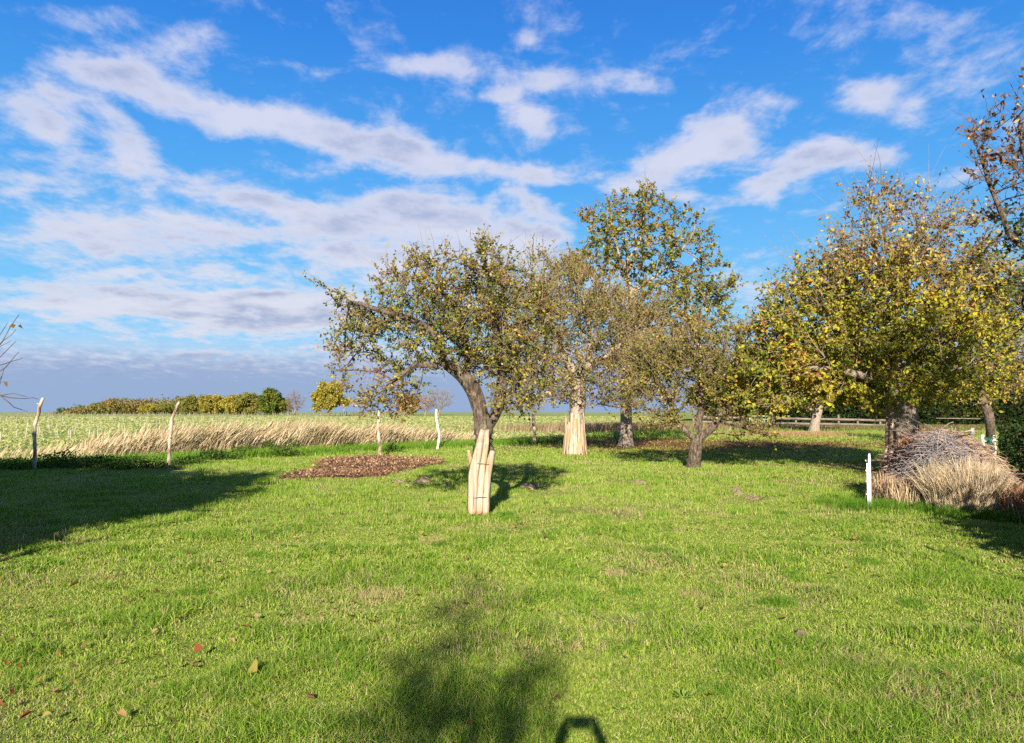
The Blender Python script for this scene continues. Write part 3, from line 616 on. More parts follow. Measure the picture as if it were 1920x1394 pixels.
far = [(552, 779, 729, 22, 185, [(0.20, 0.11, 0.09), (0.26, 0.15, 0.11)], (1, 1), 'bare reddish brown tree on the horizon between green and golden trees', .7, False),
       (616, 780, 708, 40, 150, *gold, 'round golden tree standing alone on the horizon left of the apple tree', 1.5, True),
       (506, 779, 722, 30, 170, *gr_, 'darkest green round tree on the field edge', 1.4, True),
       (466, 779, 730, 30, 175, *og, 'green gold tree against the left side of the dark green one', 1.3, True),
       (436, 779, 736, 26, 175, *gold, 'golden tree at middle of the row on the field edge', 1.2, True),
       (398, 779, 735, 30, 185, *gold, 'bright golden crown right of the second crooked stake', 1.3, True),
       (364, 779, 735, 28, 185, *og, 'olive gold crown rising just behind the second crooked stake', 1.3, True),
       (318, 779, 753, 28, 195, *og, 'low olive shrub just left of the second crooked stake', 1.2, True),
       (284, 779, 756, 26, 195, *gold, 'small yellowish shrub on the field edge left of the second stake', 1.2, True),
       (246, 779, 752, 26, 205, *brn, 'brown copse crown at left part of the field edge', 1.2, True),
       (210, 779, 744, 30, 205, *brn, 'rounded brown olive crown, highest of the left copse', 1.3, True),
       (182, 779, 752, 24, 205, *og, 'olive crown sloping down at left of the copse', 1.2, True),
       (155, 779, 758, 20, 205, *gr_, 'small green tree near the left end of the copse', 1.1, True),
       (122, 779, 763, 20, 210, *gr_, 'lowest dark green bush at the left end of the copse', 1.1, True),
       (330, 777, 742, 40, 250, *brn, 'dull brown wood crown showing above the golden trees', 1.2, True),
       (280, 777, 748, 36, 250, *brn, 'brown wood crown behind the small yellowish shrub', 1.2, True),
       (250, 777, 743, 14, 260, [(0.02, 0.04, 0.02), DGRN], (2, 1), 'dark conifer top poking above the brown copse', 1.0, True),
       (822, 780, 722, 34, 165, [(0.30, 0.24, 0.20), (0.24, 0.18, 0.15)], (1, 1), 'bare grey tree on the horizon seen under the apple crown', .35, False),
       (797, 780, 737, 24, 165, [(0.28, 0.13, 0.09), (0.24, 0.16, 0.12)], (1, 1), 'bare reddish tree beside the grey one under the apple crown', .8, False),
       (764, 780, 738, 24, 165, [(0.36, 0.18, 0.07), OLIVE], (2, 1), 'orange brown tree half hidden by hanging apple branches', 1.0, True),
       (1000, 780, 745, 26, 165, [(0.25, 0.20, 0.14), OLIVE], (1, 1), 'faint brownish tree on the horizon right of the apple trunk', .5, False)]
for k, (px, b, t, hw, ds, cols, wts, lab, dn, lf) in enumerate(far):
    far_tree(px, b, t, hw, ds, cols, wts, lab, 100 + k, G1, dn, skirt=0.9 if ds >= 170 and lf else 0.3, bark=M_twig if not lf else M_bark, leaf=lf)
G2 = 'trees behind the rail fence'
dk = ([DGRN, (0.05, 0.08, 0.02), (0.09, 0.10, 0.03)], (4, 3, 2)); dk2 = ([(0.08, 0.09, 0.025), OLIVE, BRN], (3, 2, 2))
for k, (px, t, hw, ds, pr, lab) in enumerate([(1400, 650, 75, 92, dk, 'dark green tree behind the metal gate'), (1475, 620, 75, 98, dk2, 'dark olive tree behind the left end of the rail fence'), (1550, 640, 75, 88, dk, 'dense dark tree behind the small yellow tree'),
        (1630, 620, 80, 95, dk, 'dark tree behind the rail fence left of the thick trunk'), (1710, 640, 75, 90, dk2, 'dark tree hidden behind the thick pale trunk'), (1790, 660, 70, 82, ([YEL, OLIVE, GRN], (3, 4, 3)), 'yellow green tree behind the metal frame'),
        (1870, 650, 80, 86, dk2, 'olive tree far behind the hedge'), (1340, 700, 60, 105, dk2, 'low dark tree behind the many-stemmed apple tree'), (1945, 640, 80, 90, dk, 'dark tree beyond the right edge hedge')]):
    far_tree(px, 798, t, hw, ds, *pr, lab, 200 + k, G2, 1.6, skirt=0.8, name='background_tree')
# trees beside and behind the viewer: they throw the long shadows in from the left, right and front
def near_tree(x, y, H, W, seed, cols, wts, label, name='garden_tree', dens=1.0, skirt=0.6, size=0.16):
    g = np.array([x, y, 0.0]); r = np.random.default_rng(seed); root = empty(name, (x, y, 0), label=label, cat='tree')
    c0 = np.array([x, y, H * (.55 - .07 * skirt)]); bl = [(c0, (W * .85, W * .85, H * .42), 1)]
    for k in range(8):
        a = r.random() * 6.28; bl.append((c0 + np.array([math.cos(a) * W * .5, math.sin(a) * W * .5, (r.random() - .5) * H * .5]), (W * .42, W * .42, H * .2), .6))
    P, par = grow([(-1, [g, g + np.array([0, 0, H * .2])])], bl, 420, H * .05, seed, gap=-9); rr, ch = radii(P, par, .006, .03 * H)
    mb = MB(); limb_mesh(P, par, rr, mb, .2); mb.build('trunk', M_bark, root, smooth=True)
    thin = np.where(rr < .03)[0]; n = int(9000 * dens); i = r.choice(thin, n); pos = P[i] + r.normal(size=(n, 3)) * .26
    pos = pos[(pos[:, 2] > 0.05)]
    keep = (pos[:, 0] < -0.74 * pos[:, 1] - 0.1) | (pos[:, 0] > 0.71 * pos[:, 1] + .1) | (pos[:, 1] < 0); pos = pos[keep]
    add_leaves(pos, size * (.6 + .7 * r.random(len(pos))), leafpal(cols, wts)(pos, r), r, 'crown', root); return root
near_tree(-8.3, 3.6, 6.6, 2.9, 301, *gr_, 'dense dark garden tree left of the viewer', dens=3.4)
near_tree(-11.8, 2.6, 7.4, 3.3, 306, *gr_, 'dense dark garden tree between the other two left of the viewer', dens=4.0, size=.24)
near_tree(12.0, 4.2, 6.8, 2.2, 305, *gr_, 'dense upright tree just outside the right edge', dens=3.0, size=.2)
near_tree(-15.5, 4.8, 7.5, 4.2, 302, *gr_, 'tall dense garden tree farther left of the viewer', dens=3.0, size=.28)
near_tree(-7.4, 1.0, 3.4, 2.0, 303, *gr_, 'low dense bush left of the viewer', name='bush', dens=1.0, skirt=1.5)
near_tree(7.0, 6.3, 2.5, 1.7, 304, *gr_, 'low dense bush just outside the right edge', name='bush', dens=2.2, skirt=2.0, size=.12)
# bare branch reaching in at the left edge
def left_twigs():
    root = empty('bare_shrub', (-5.6, 6.3, 0), label='bare dark twigs reaching in at the left edge above the field', cat='shrub')
    dd_ = 7.2; T = lambda px, py, q=0: Pt(px, py, dd_ + q)
    mb = MB(); base = np.array([-5.6, 6.3, 0.])
    tube1(mb, [base, base + [0.05, .2, .8], T(-90, 760, -.3), T(-60, 700)], [.035, .03, .022, .016], 6)
    tube1(mb, [T(-90, 760, -.3), T(-40, 735), T(0, 742), T(20, 746), T(45, 748)], [.016, .010, .007, .005, .003], 5)
    R_ = [([(-60, 700), (-20, 670), (5, 640), (20, 612), (36, 590)], .010), ([(-60, 700), (-30, 655), (0, 628), (15, 605)], .008), ([(-60, 700), (-20, 690), (5, 665), (30, 640)], .008), ([(-60, 700), (-10, 702), (10, 690), (28, 668), (36, 660)], .007), ([(-40, 735), (0, 720), (4, 705), (8, 690)], .005),
          ([(-30, 690), (5, 684), (22, 678), (42, 672)], .005), ([(0, 742), (18, 756), (26, 764), (52, 772)], .005), ([(0, 742), (25, 738), (50, 744)], .004), ([(-20, 670), (0, 650), (20, 640)], .004), ([(5, 640), (22, 628), (30, 618)], .004), ([(0, 742), (-5, 722), (6, 700)], .004), ([(45, 748), (62, 746), (72, 749)], .003)]
    for pts, r0_ in R_:
        tube1(mb, [T(x, y, .1 * math.sin(x)) for x, y in pts], list(np.linspace(r0_, .0022, len(pts))), 4)
    mb.build('branches', M_twig_dark, root)
    r = np.random.default_rng(5); pos = np.array([T(30, 610), T(33, 612), T(2, 614), T(6, 716)])
    add_leaves(pos, np.full(4, .07), np.array([ORG, ORG, BRN, BRN]), r, 'leaves', root)
left_twigs()
def bare_tree_behind():      # throws the soft shadows that run up the lawn from the lower edge
    root = empty('bare_tree', (-1.3, -9.0, 0), label='half bare tree standing behind the viewer', cat='tree')
    tgt = [(800, 1330, 1.3), (800, 1230, .8), (840, 1150, .6), (905, 1100, .4), (990, 1290, .7), (1010, 1240, .5), (900, 1350, .9), (950, 1385, .7), (720, 1360, .6), (860, 1200, .35), (950, 1140, .35)]
    sv = -np.array(sd); pts = []
    for px, py, s in tgt:
        g = Gp(px, py); t = (-9.0 - g[1]) / sv[1] ; pts.append((g + sv * t, s))
    tr = np.array([-1.3, -9, 0.]); mb = MB(); top = np.array([-1.3, -9, 3.4]); tube1(mb, [tr, tr + [0.05, 0, 1.5], top], [.16, .13, .09], 10)
    r = np.random.default_rng(9); L = []
    for p, s in pts:
        mid = (top + p) / 2 + [0, 0, .25]; tube1(mb, [top, mid, p], [.030, .018, .007], 5)
        n = int(150 * s); q = p + r.normal(size=(n, 3)) * np.array([.14, .14, .10]); L.append(q)
    mb.build('trunk', M_bark, root, smooth=True); q = np.concatenate(L)
    add_leaves(q, .075 * (.6 + .6 * r.random(len(q))), leafpal([OLIVE, BRN, YEL], (2, 2, 1))(q, r), r, 'crown', root)
bare_tree_behind()

# ------------------------------------------------------------------ split wood guards
def plank(mb, pts, ws, th, yaw, seed, C=None):
    """a split log face: centre line pts, widths ws, bowed outwards; yaw = facing direction"""
    r = np.random.default_rng(seed); pts = np.array(pts, float); n = 14
    t = np.linspace(0, 1, len(pts)); tt = np.linspace(0, 1, n)
    P = np.stack([np.interp(tt, t, pts[:, k]) for k in range(3)], 1); W = np.interp(tt, t, ws)
    P[:, :2] += np.cumsum(r.normal(size=(n, 2)), 0) * .0025
    fx, fy = math.sin(yaw), -math.cos(yaw); sx, sy = math.cos(yaw), math.sin(yaw)
    prof = np.array([(-.5, 0), (-.30, .62), (0, .85), (.30, .62), (.5, 0), (.32, -.5), (-.32, -.5)]); m = len(prof)
    V = []
    for i in range(n):
        j = 1 + r.normal(size=m) * .05
        for k, (a, b) in enumerate(prof): V.append(P[i] + np.array([sx * a * W[i] * j[k] + fx * b * th, sy * a * W[i] * j[k] + fy * b * th, (r.random() * .02 if i in (0, n - 1) else 0)]))
    idx = np.arange(n * m).reshape(n, m); a = idx[:-1]; b = idx[1:]
    Fq = np.stack([a, np.roll(a, -1, 1), np.roll(b, -1, 1), b], -1).reshape(-1, 4)
    V.append(P[-1]); V.append(P[0]); c1, c0 = n * m, n * m + 1
    F3 = [(idx[-1, k], idx[-1, (k + 1) % m], c1) for k in range(m)] + [(idx[0, (k + 1) % m], idx[0, k], c0) for k in range(m)]
    mb.add(np.array(V), [Fq, np.array(F3)])
d = 11.62
gb = Gp(898, 963); gb[2] = float(G(gb[0], gb[1]))
guard = empty('trunk_guard', (gb[0], d, gb[2]), label='pale split logs wired upright around the trunk of the middle apple tree', cat='tree guard')
QZ = lambda px, py, dd=0.0: Pt(px, py, d + dd)
for k, (pts, ws, th, yaw) in enumerate([
        ([QZ(885, 966), QZ(885, 935), QZ(888, 890), QZ(896, 850), QZ(906, 807, .1)], [.135, .165, .18, .15, .09], .045, -.35),
        ([QZ(898.5, 965, -.01), QZ(899, 935, -.01), QZ(903, 885, -.01), QZ(910, 845), QZ(914, 808, .1)], [.105, .115, .115, .10, .08], .04, -.03),
        ([QZ(910.5, 968, .02), QZ(911, 935, .02), QZ(914, 890, .02), QZ(919, 862, .03), QZ(923, 846, .04)], [.12, .125, .12, .115, .10], .045, .35),
        ([QZ(888, 960, .30), QZ(886, 905, .34), QZ(884, 870, .36), QZ(878, 845, .40)], [.10, .10, .08, .05], .03, 2.8),
        ([QZ(915, 960, .28), QZ(919, 905, .3), QZ(922, 865, .3)], [.12, .12, .09], .03, 1.7)]):
    mb = MB(); plank(mb, pts, ws, th, yaw, k); mb.build('plank', M_wood, guard, smooth=False)
for py in (869, 931):
    c = Pt(900 if py > 900 else 905, py, d + .16); mb = MB(); n = 25
    pts = [c + np.array([math.sin(a) * .185, -math.cos(a) * .225, .012 * math.sin(3 * a + py)]) for a in np.linspace(0, 2 * math.pi, n)]
    tube1(mb, pts, [.004] * n, 5); mb.build('wire_tie', M_wire, guard)
b0 = Gp(1078, 852); b0[2] = float(G(b0[0], b0[1])) - .05
guard2 = empty('trunk_guard', tuple(b0), label='flared skirt of pale planks round the foot of the tree behind the apple tree', cat='tree guard')
for k in range(15):
    a = k * 2 * math.pi / 15; r1 = .43 + .05 * math.sin(2.3 * k); hh = 1.35 + .25 * math.sin(k * 1.9)
    o = lambda rr, z: b0 + np.array([math.sin(a) * rr - (z * .0), -math.cos(a) * rr, z])
    mb = MB(); plank(mb, [o(r1, 0), o(.40, .45), o(.345, .9), o(.315, hh)], [.23, .20, .17, .13], .035, a, 40 + k); mb.build('plank', M_wood, guard2)
b1 = Gp(1690, 886); b1[2] = float(G(b1[0], b1[1])) - .05
guard3 = empty('trunk_guard', tuple(b1), label='few upright weathered boards leaning on the thick trunk at the right', cat='tree guard')
for k, (a, hh, w_) in enumerate([(-1.25, 1.5, .10), (-.95, 1.35, .12), (-.6, 1.2, .12), (.75, .95, .22), (1.15, 1.3, .12), (1.5, 1.1, .1)]):
    o = lambda rr, z: b1 + np.array([math.sin(a) * rr, -math.cos(a) * rr, z])
    mb = MB(); plank(mb, [o(.56, 0), o(.48, hh * .5), o(.43, hh)], [w_, w_, w_ * .8], .03, a, 60 + k); mb.build('plank', M_wood if k > 2 else M_post, guard3)

# ------------------------------------------------------------------ crooked stakes along the field
def stake(pts, r0_, r1_, mat, label, seed, group='crooked stakes along the field edge'):
    """pts in picture units, first = foot"""
    f = Gp(*pts[0]); dd_ = f[1]; f[2] = float(G(f[0], f[1])) - .12
    P = [f] + [Pt(x, y, dd_) for x, y in pts[1:]]; P = np.array(P); n = 16
    L = np.linspace(0, 1, len(P)); tt = np.linspace(0, 1, n); q = np.stack([np.interp(tt, L, P[:, k]) for k in range(3)], 1)
    q[1:-1] = q[1:-1] * .5 + (q[2:] + q[:-2]) * .25; r = np.random.default_rng(seed)
    root = empty('wooden_stake', tuple(P[0]), label=label, cat='stake', group=group); mb = MB()
    tube1(mb, list(q + r.normal(size=q.shape) * .008), list(np.linspace(r0_, r1_, n) * (1 + .12 * r.normal(size=n))), 9); mb.build('pole', mat, root, smooth=True)
    for k in (5, 10, 13):
        mk = MB()
        a = r.random() * 6.28; e = q[k] + np.array([math.cos(a), math.sin(a) - .4, .25]) * r0_ * 1.5; tube1(mk, [q[k], e], [r0_ * .6, r0_ * .35], 7); mk.build('branch_stub', mat, root, smooth=True)
    return root
stake([(64, 881), (66, 845), (64, 815), (68, 790), (74, 765), (81, 746)], .050, .044, M_post, 'leftmost crooked stake with knobbly top, standing in the shade', 1)
stake([(318, 877), (317, 845), (320, 810), (323, 785), (330, 765), (336, 755)], .046, .036, M_post, 'pale crooked stake in front of the tall dry grass', 2)
stake([(713, 856), (712, 830), (708, 805), (711, 785), (711, 768)], .062, .046, M_post, 'brown wavy stake just behind the brown soil patch', 3)
stake([(819, 843), (824, 820), (820, 795), (817, 778), (819, 768)], .056, .046, M_post_white, 'white bleached wavy stake left of the apple tree guard', 4)
stake([(1002, 833), (1002, 805), (1000, 776)], .085, .07, M_post, 'straight pale stake between the apple tree and the plank-skirted tree', 5)
G3 = 'pale stakes by the hedge'
for k, (pts, r0_, mt, lab) in enumerate([([(1822, 905), (1820, 850), (1823, 804)], .045, M_post_white, 'tallest pale stake behind the brush pile'), ([(1815, 905), (1814, 860), (1813, 818)], .03, M_post, 'thin stake leaning on the tallest pale stake'),
        ([(1846, 905), (1845, 860), (1842, 817)], .042, M_post_white, 'pale stake left of the green net sleeve'), ([(1867, 905), (1865, 860), (1864, 816)], .042, M_post_white, 'pale stake right of the green net sleeve')]):
    stake(pts, r0_, r0_ * .85, mt, lab, 20 + k, G3)
q = Gp(1855, 905); q[2] = float(G(q[0], q[1])); mb = MB()
n = 9; th = np.linspace(0, 2 * math.pi, 19)[:-1]
for k in range(9):
    a = th[k * 2]; 
    for sg in (1, -1): tube1(mb, [q + np.array([math.cos(a + sg * z * 2.4) * .07, math.sin(a + sg * z * 2.4) * .07, z]) for z in np.linspace(0, 1.0, 22)], [.006] * 22, 4)
net = mb.build('net_sleeve', M_net, origin=tuple(q)); tag(net, 'green mesh sleeve between two pale stakes by the hedge', 'tree sleeve')
# hidden-from-frame post whose thin shadow crosses the lower right corner
pr = np.array([4.50, 5.0, 0.0]); mb = MB(); tube1(mb, [pr - [0, 0, .1], pr + [.03, 0, .8], pr + [.0, .02, 1.62]], [.035, .03, .026], 8); o = mb.build('thin_pole', M_post, origin=tuple(pr)); tag(o, 'thin pole standing just outside the right edge', 'pole')

# ------------------------------------------------------------------ white plastic post
g = Gp(1631, 961); g[2] = float(G(g[0], g[1])); root = empty('fence_post', tuple(g), label='white plastic electric fence post at the edge of the dry grass clump', cat='fence post')
def box(mb, c, s, rot=0.0):
    c = np.array(c, float); x, y, z = np.array(s) / 2; b = min(x, y, z) * .25
    V = np.array([(i, j, k) for k in (-z, z) for j in (-y, y) for i in (-x, x)]); cr, sr = math.cos(rot), math.sin(rot)
    V = np.stack([V[:, 0] * cr - V[:, 1] * sr, V[:, 0] * sr + V[:, 1] * cr, V[:, 2]], 1) + c
    mb.add(V, [np.array([(0, 2, 3, 1), (4, 5, 7, 6), (0, 1, 5, 4), (2, 6, 7, 3), (0, 4, 6, 2), (1, 3, 7, 5)])])
mb = MB(); box(mb, g + [.012, 0, .42], (.036, .012, .92), .1); box(mb, g + [.010, .014, .42], (.012, .022, .90), .1); box(mb, g + [.012, -.001, .885], (.026, .016, .03), .1); mb.build('shaft', M_white, root)
mb = MB(); box(mb, g + [-.022, .004, .36], (.024, .012, .78), .1)
mb.build('side_flange', M_white, root)
for z in (.25, .45, .62, .78):
    mb = MB(); tube1(mb, [g + [-.03, -.004, z], g + [-.052, -.01, z + .005], g + [-.056, -.01, z + .025]], [.005, .005, .004], 6); mb.build('wire_hook', M_white, root)

# ------------------------------------------------------------------ soil patch and molehills
n = 90; u = np.linspace(-1, 1, n); U, Vv = np.meshgrid(u, u); SX = -4.1 + U * 2.3; SY = 21.9 + Vv * 5.0
rr_ = soil_mask(SX, SY) + (fbn(SX, SY, .5, 3) - .5) * .45; SZ = G(SX, SY) + .06 * (1 - sstep(rr_, .75, 1.03)) * (.7 + .6 * fbn(SX, SY, .3, 44)) - .09 * sstep(rr_, .95, 1.06) + (rng.random(SX.shape) - .5) * .02
idx = np.arange(n * n).reshape(n, n); ok = (rr_ < 1.15); cellok = ok[:-1, :-1] & ok[1:, 1:] & ok[1:, :-1] & ok[:-1, 1:]
Fq = np.stack([idx[:-1, :-1], idx[:-1, 1:], idx[1:, 1:], idx[1:, :-1]], -1)[cellok]
sp = empty('soil_patch', (-4.1, 21.9, 0), label='low bed of reddish brown chopped soil and mulch in front of the brown stake', cat='soil patch')
mesh_obj('bed', np.stack([SX, SY, SZ], -1).reshape(-1, 3), [Fq], M_soil, None, sp, True)
r = np.random.default_rng(4); n = 15000; cx_ = -4.1 + (r.random(n) * 2 - 1) * 2.1; cy_ = 21.9 + (r.random(n) * 2 - 1) * 4.6; m_ = soil_mask(cx_, cy_) + r.normal(size=n) * .06 < .98; cx_, cy_ = cx_[m_], cy_[m_]; n = len(cx_)
pos = np.stack([cx_, cy_, G(cx_, cy_) + .06 + .05 * r.random(n)], -1)
o = add_leaves(pos, .055 * (.4 + 1.2 * r.random(n) ** 2), leafpal([(0.22, 0.125, 0.07), (0.14, 0.08, 0.045), (0.33, 0.22, 0.13), (0.08, 0.045, 0.025)], (4, 3, 3, 1.5))(pos, r), r, 'mulch', sp, M_attr, 0); tag(o, kind='stuff')
def molehill(px, py, w_, h_, label, seed):
    g = Gp(px, py); g[2] = float(G(g[0], g[1])); r = np.random.default_rng(seed); k, m = 9, 22; V = [g + [0, 0, h_]]; ph = r.random(4) * 6
    for i in range(1, k + 1):
        t = i / k; 
        for j in range(m):
            a = j * 2 * math.pi / m; R_ = w_ * t * (1 + .16 * math.sin(2 * a + ph[0]) + .12 * math.sin(3 * a + ph[1]))
            V.append(g + [math.cos(a) * R_, math.sin(a) * R_, h_ * (1 - t ** 1.7) * (1 + .25 * math.sin(3 * a + ph[2])) + r.normal() * h_ * .09 - (.03 if i == k else 0)])
    F3 = [(0, 1 + j, 1 + (j + 1) % m) for j in range(m)]; Fq = [(1 + (i - 1) * m + j, 1 + i * m + j, 1 + i * m + (j + 1) % m, 1 + (i - 1) * m + (j + 1) % m) for i in range(1, k) for j in range(m)]
    o = mesh_obj('molehill', np.array(V), [np.array(F3), np.array(Fq)], M_mole, None, None, True, tuple(g)); tag(o, label, 'molehill', 'molehills in the pasture')
for k, a in enumerate([(1383, 931, .17, .085, 'larger of two pale molehills left of the white post'), (1412, 938, .13, .06, 'smaller molehill of the pair left of the white post'), (1200, 909, .20, .07, 'flat molehill midway between apple trees in the sun'),
        (748, 905, .13, .06, 'small pale molehill just before the soil patch'), (795, 904, .22, .09, 'dark molehill at the left tip of the apple tree shadow'), (1501, 1196, .075, .05, 'small pinkish molehill in the right foreground'), (1270, 1209, .03, .03, 'tiny pale lump of soil in the foreground grass'), (838, 910, .16, .06, 'molehill inside the apple tree shadow'), (992, 915, .22, .07, 'molehill at the right end of the apple tree shadow')]):
    molehill(*a, seed=k)

# ------------------------------------------------------------------ tall dry grass, weeds, litter
def tall_grass(name, label, x, y, h, wd, C, lean, bias, heads=.0, cat='dry grass', mat=None):
    n = len(x); r = rng; z = G(x, y); az = r.random(n) * 2 * np.pi; L = np.stack([np.cos(az), np.sin(az), np.zeros(n)], -1) * (r.random(n) * lean)[:, None] + np.array(bias)
    B = np.stack([x, y, z - .03], -1); K = 5; t = np.linspace(0, 1, K); H = h[:, None, None]
    P = B[:, None] + np.array([0, 0, 1.]) * H * (t - .28 * t ** 3 * np.linalg.norm(L, axis=1)[:, None])[:, :, None] + L[:, None] * H * (t ** 2)[None, :, None]
    W = np.array([.9, .8, .6, .5 + 1.9 * heads, .1]) * wd[:, None]; sa = r.random(n) * 2 * np.pi; S = np.stack([np.cos(sa), np.sin(sa) * .5, np.zeros(n)], -1); S = nrm(S)
    V = np.concatenate([P - S[:, None] * W[:, :, None] / 2, P + S[:, None] * W[:, :, None] / 2], 1).reshape(-1, 3)
    b = np.arange(n)[:, None] * 2 * K + np.arange(K - 1)[None]; Fq = np.stack([b, b + K, b + K + 1, b + 1], -1).reshape(-1, 4)
    o = mesh_obj(name, V, [Fq], mat or M_dry, np.repeat(C, 2 * K, 0)); tag(o, label, cat, kind='stuff'); return o
STRAW = [(0.43, 0.33, 0.19), (0.34, 0.25, 0.13), (0.50, 0.41, 0.26), (0.22, 0.21, 0.08)]
n = 27000; t_ = rng.random(n) * 32 - 9; s_ = .6 + 5.0 * rng.random(n); x = FA[0] + FD[0] * t_ + FN[0] * s_; y = FA[1] + FD[1] * t_ + FN[1] * s_
env = sstep(t_, .5, 7) * sstep(t_, 22, 12.5) * .93 + .07 + .12 * (t_ < 0); cl_ = fbn(x, y, 1.1, 61); k = rng.random(n) < env * (.35 + 1.3 * sstep(cl_, .3, .62)) * sstep(s_, .4, 1.6 + 0 * s_); x, y, env, cl_ = x[k], y[k], env[k], cl_[k]; n = len(x)
tall_grass('dry_grass', 'tall tan dry grass bending in the wind between pasture and field', x, y, (.35 + .75 * rng.random(n) ** .6) * (.42 + .75 * env) * (.55 + .9 * cl_), .009 + .010 * rng.random(n), pal(n, STRAW, (5, 3, 4, 1.6), .3), .38, (.42, .0, 0), 1.0)
# rougher bank beyond the tall tree
n = 6000; x = rng.normal(size=n) * 4.5 + 9; y = 62 + rng.normal(size=n) * 3; tall_grass('rough_grass', 'dull brown rough grass bank behind the tall walnut', x, y, .35 + .5 * rng.random(n), .05 + .02 * rng.random(n), pal(n, [(0.22, 0.15, 0.09), (0.12, 0.10, 0.04), (0.30, 0.22, 0.12)], (2, 2, 1)), .3, (.15, 0, 0))
n = 2600; x = rng.normal(size=n) * 2.0 + 18.5; y = 50 + rng.normal(size=n) * 1.2; tall_grass('rough_grass', 'reddish tuft of rough grass left of the thick trunk in the back pasture', x, y, .12 + .22 * rng.random(n), .03 + .02 * rng.random(n), pal(n, [(0.30, 0.16, 0.09), (0.24, 0.17, 0.07), (0.34, 0.24, 0.12)], (2, 2, 1)), .4, (.1, 0, 0))
# straw stalks standing in the lawn
n = 1500; x, y = wedge(n, 3.4, 13); k = (fbn(x, y, 1.0, 71) > .50); x, y = x[k], y[k]; n = len(x)
tall_grass('grass_stalks', 'scattered thin straw stalks standing above the lawn', x, y, .06 + .20 * rng.random(n) ** 2.2, .0025 + .0022 * rng.random(n), pal(n, [(0.50, 0.38, 0.20), (0.38, 0.27, 0.13), (0.30, 0.30, 0.10)], (3, 2, 1)), .45, (.05, 0, 0))
# clumps of fresh long grass in the foreground, near the stakes, at the foot of the pile
cx0, cy0, hh0, cc0 = [], [], [], []
def clump(x0, y0, rad, m, h, c): 
    a = rng.random(m) * 6.28; q = rad * np.sqrt(rng.random(m)); cx0.append(x0 + np.cos(a) * q); cy0.append(y0 + np.sin(a) * q); hh0.append(h * (.5 + .6 * rng.random(m))); cc0.append(pal(m, *c))
FR = ([(0.06, 0.16, 0.012), (0.10, 0.22, 0.02), (0.17, 0.28, 0.03)], (3, 3, 2))
for k in range(150):
    X_, Y_ = wedge(1, 3.2, 12); clump(X_[0], Y_[0], .10 + .12 * rng.random(), int(160 + 140 * rng.random()), .07 + .05 * rng.random(), FR if k % 9 else ([(0.42, 0.33, 0.17), (0.30, 0.27, 0.09)], (3, 1)))
for k in range(60): X_ = 5.2 + 2.3 * rng.random(); clump(X_, 12.3 - (X_ - 5.7) * .75 + rng.normal() * .25, .2, 200, .24, FR)
tall_grass('grass_tufts', 'lusher dark green tufts standing out of the lawn', np.concatenate(cx0), np.concatenate(cy0), np.concatenate(hh0), np.full(sum(map(len, cx0)), .0048), np.concatenate(cc0), .75, (0.03, 0, 0), 0, 'grass', M_grass)
# green bank of long grass and nettles below the dry strip
n = 26000; t_ = rng.random(n) * 30 - 6; s_ = -.9 + 2.0 * rng.random(n) - .9 * (t_ > 13) * 0; x = FA[0] + FD[0] * t_ + FN[0] * s_; y = FA[1] + FD[1] * t_ + FN[1] * s_; k = (soil_mask(x, y) > 1.0); x, y = x[k], y[k]; n = len(x)
tall_grass('bank_grass', 'long fresh green grass along the foot of the dry grass strip', x, y, .14 + .22 * rng.random(n), .017 + .008 * rng.random(n), pal(n, FR[0], (2, 3, 3)), .5, (.1, 0, 0), 0, 'grass', M_grass)
r = np.random.default_rng(12); L = []
for px, py, w_, h_ in [(500, 852, .9, .5), (545, 850, .7, .6), (590, 846, .7, .45), (455, 858, .8, .4), (400, 864, .9, .35), (530, 858, .8, .4), (350, 872, .8, .25), (250, 880, 1.2, .35), (180, 878, 1.0, .35), (110, 876, 1.0, .45), (655, 846, .7, .35), (845, 832, .15, .45), (735, 850, .4, .35), (20, 880, 1.1, .3)]:
    g = Gp(px, py); n = int(1300 * w_); q = r.normal(size=(n, 3)) * [w_ * .5, w_ * .4, 0]; z = np.abs(r.random(n)) * h_ * np.exp(-(q[:, 0] / w_) ** 2 * 2); q[:, 2] = z; q += g; q[:, 2] += G(q[:, 0], q[:, 1]); L.append(q)
q = np.concatenate(L); o = add_leaves(q, .075 * (.6 + .6 * r.random(len(q))), leafpal([DGRN, (0.07, 0.14, 0.02), GRN, (0.10, 0.07, 0.04)], (3, 4, 2, .6))(q, r), r, 'nettles', None, None, 0); tag(o, 'dark green nettles and weeds below the dry grass', 'weeds', kind='stuff')
# field crop tufts
n = 110000; y = 26 + 120 * rng.random(n) ** 1.5; x = y * (-.72 + 1.2 * rng.random(n)) ; k = (field_mask(x, y) > .5) & (fbn(x, y, 4, 81) + .25 * rng.random(n) > .50); x, y = x[k], y[k]; n = len(x)
tall_grass('field_crop', 'low leafy green crop and stubble covering the field', x, y, (.07 + .10 * rng.random(n)), .0016 * y * (.7 + rng.random(n)), pal(n, [(0.22, 0.29, 0.07), (0.32, 0.36, 0.11), (0.13, 0.19, 0.07), (0.48, 0.40, 0.21)], (4, 4, 1.5, 3.2)), .8, (0, 0, 0), .5, 'crop', M_grass)
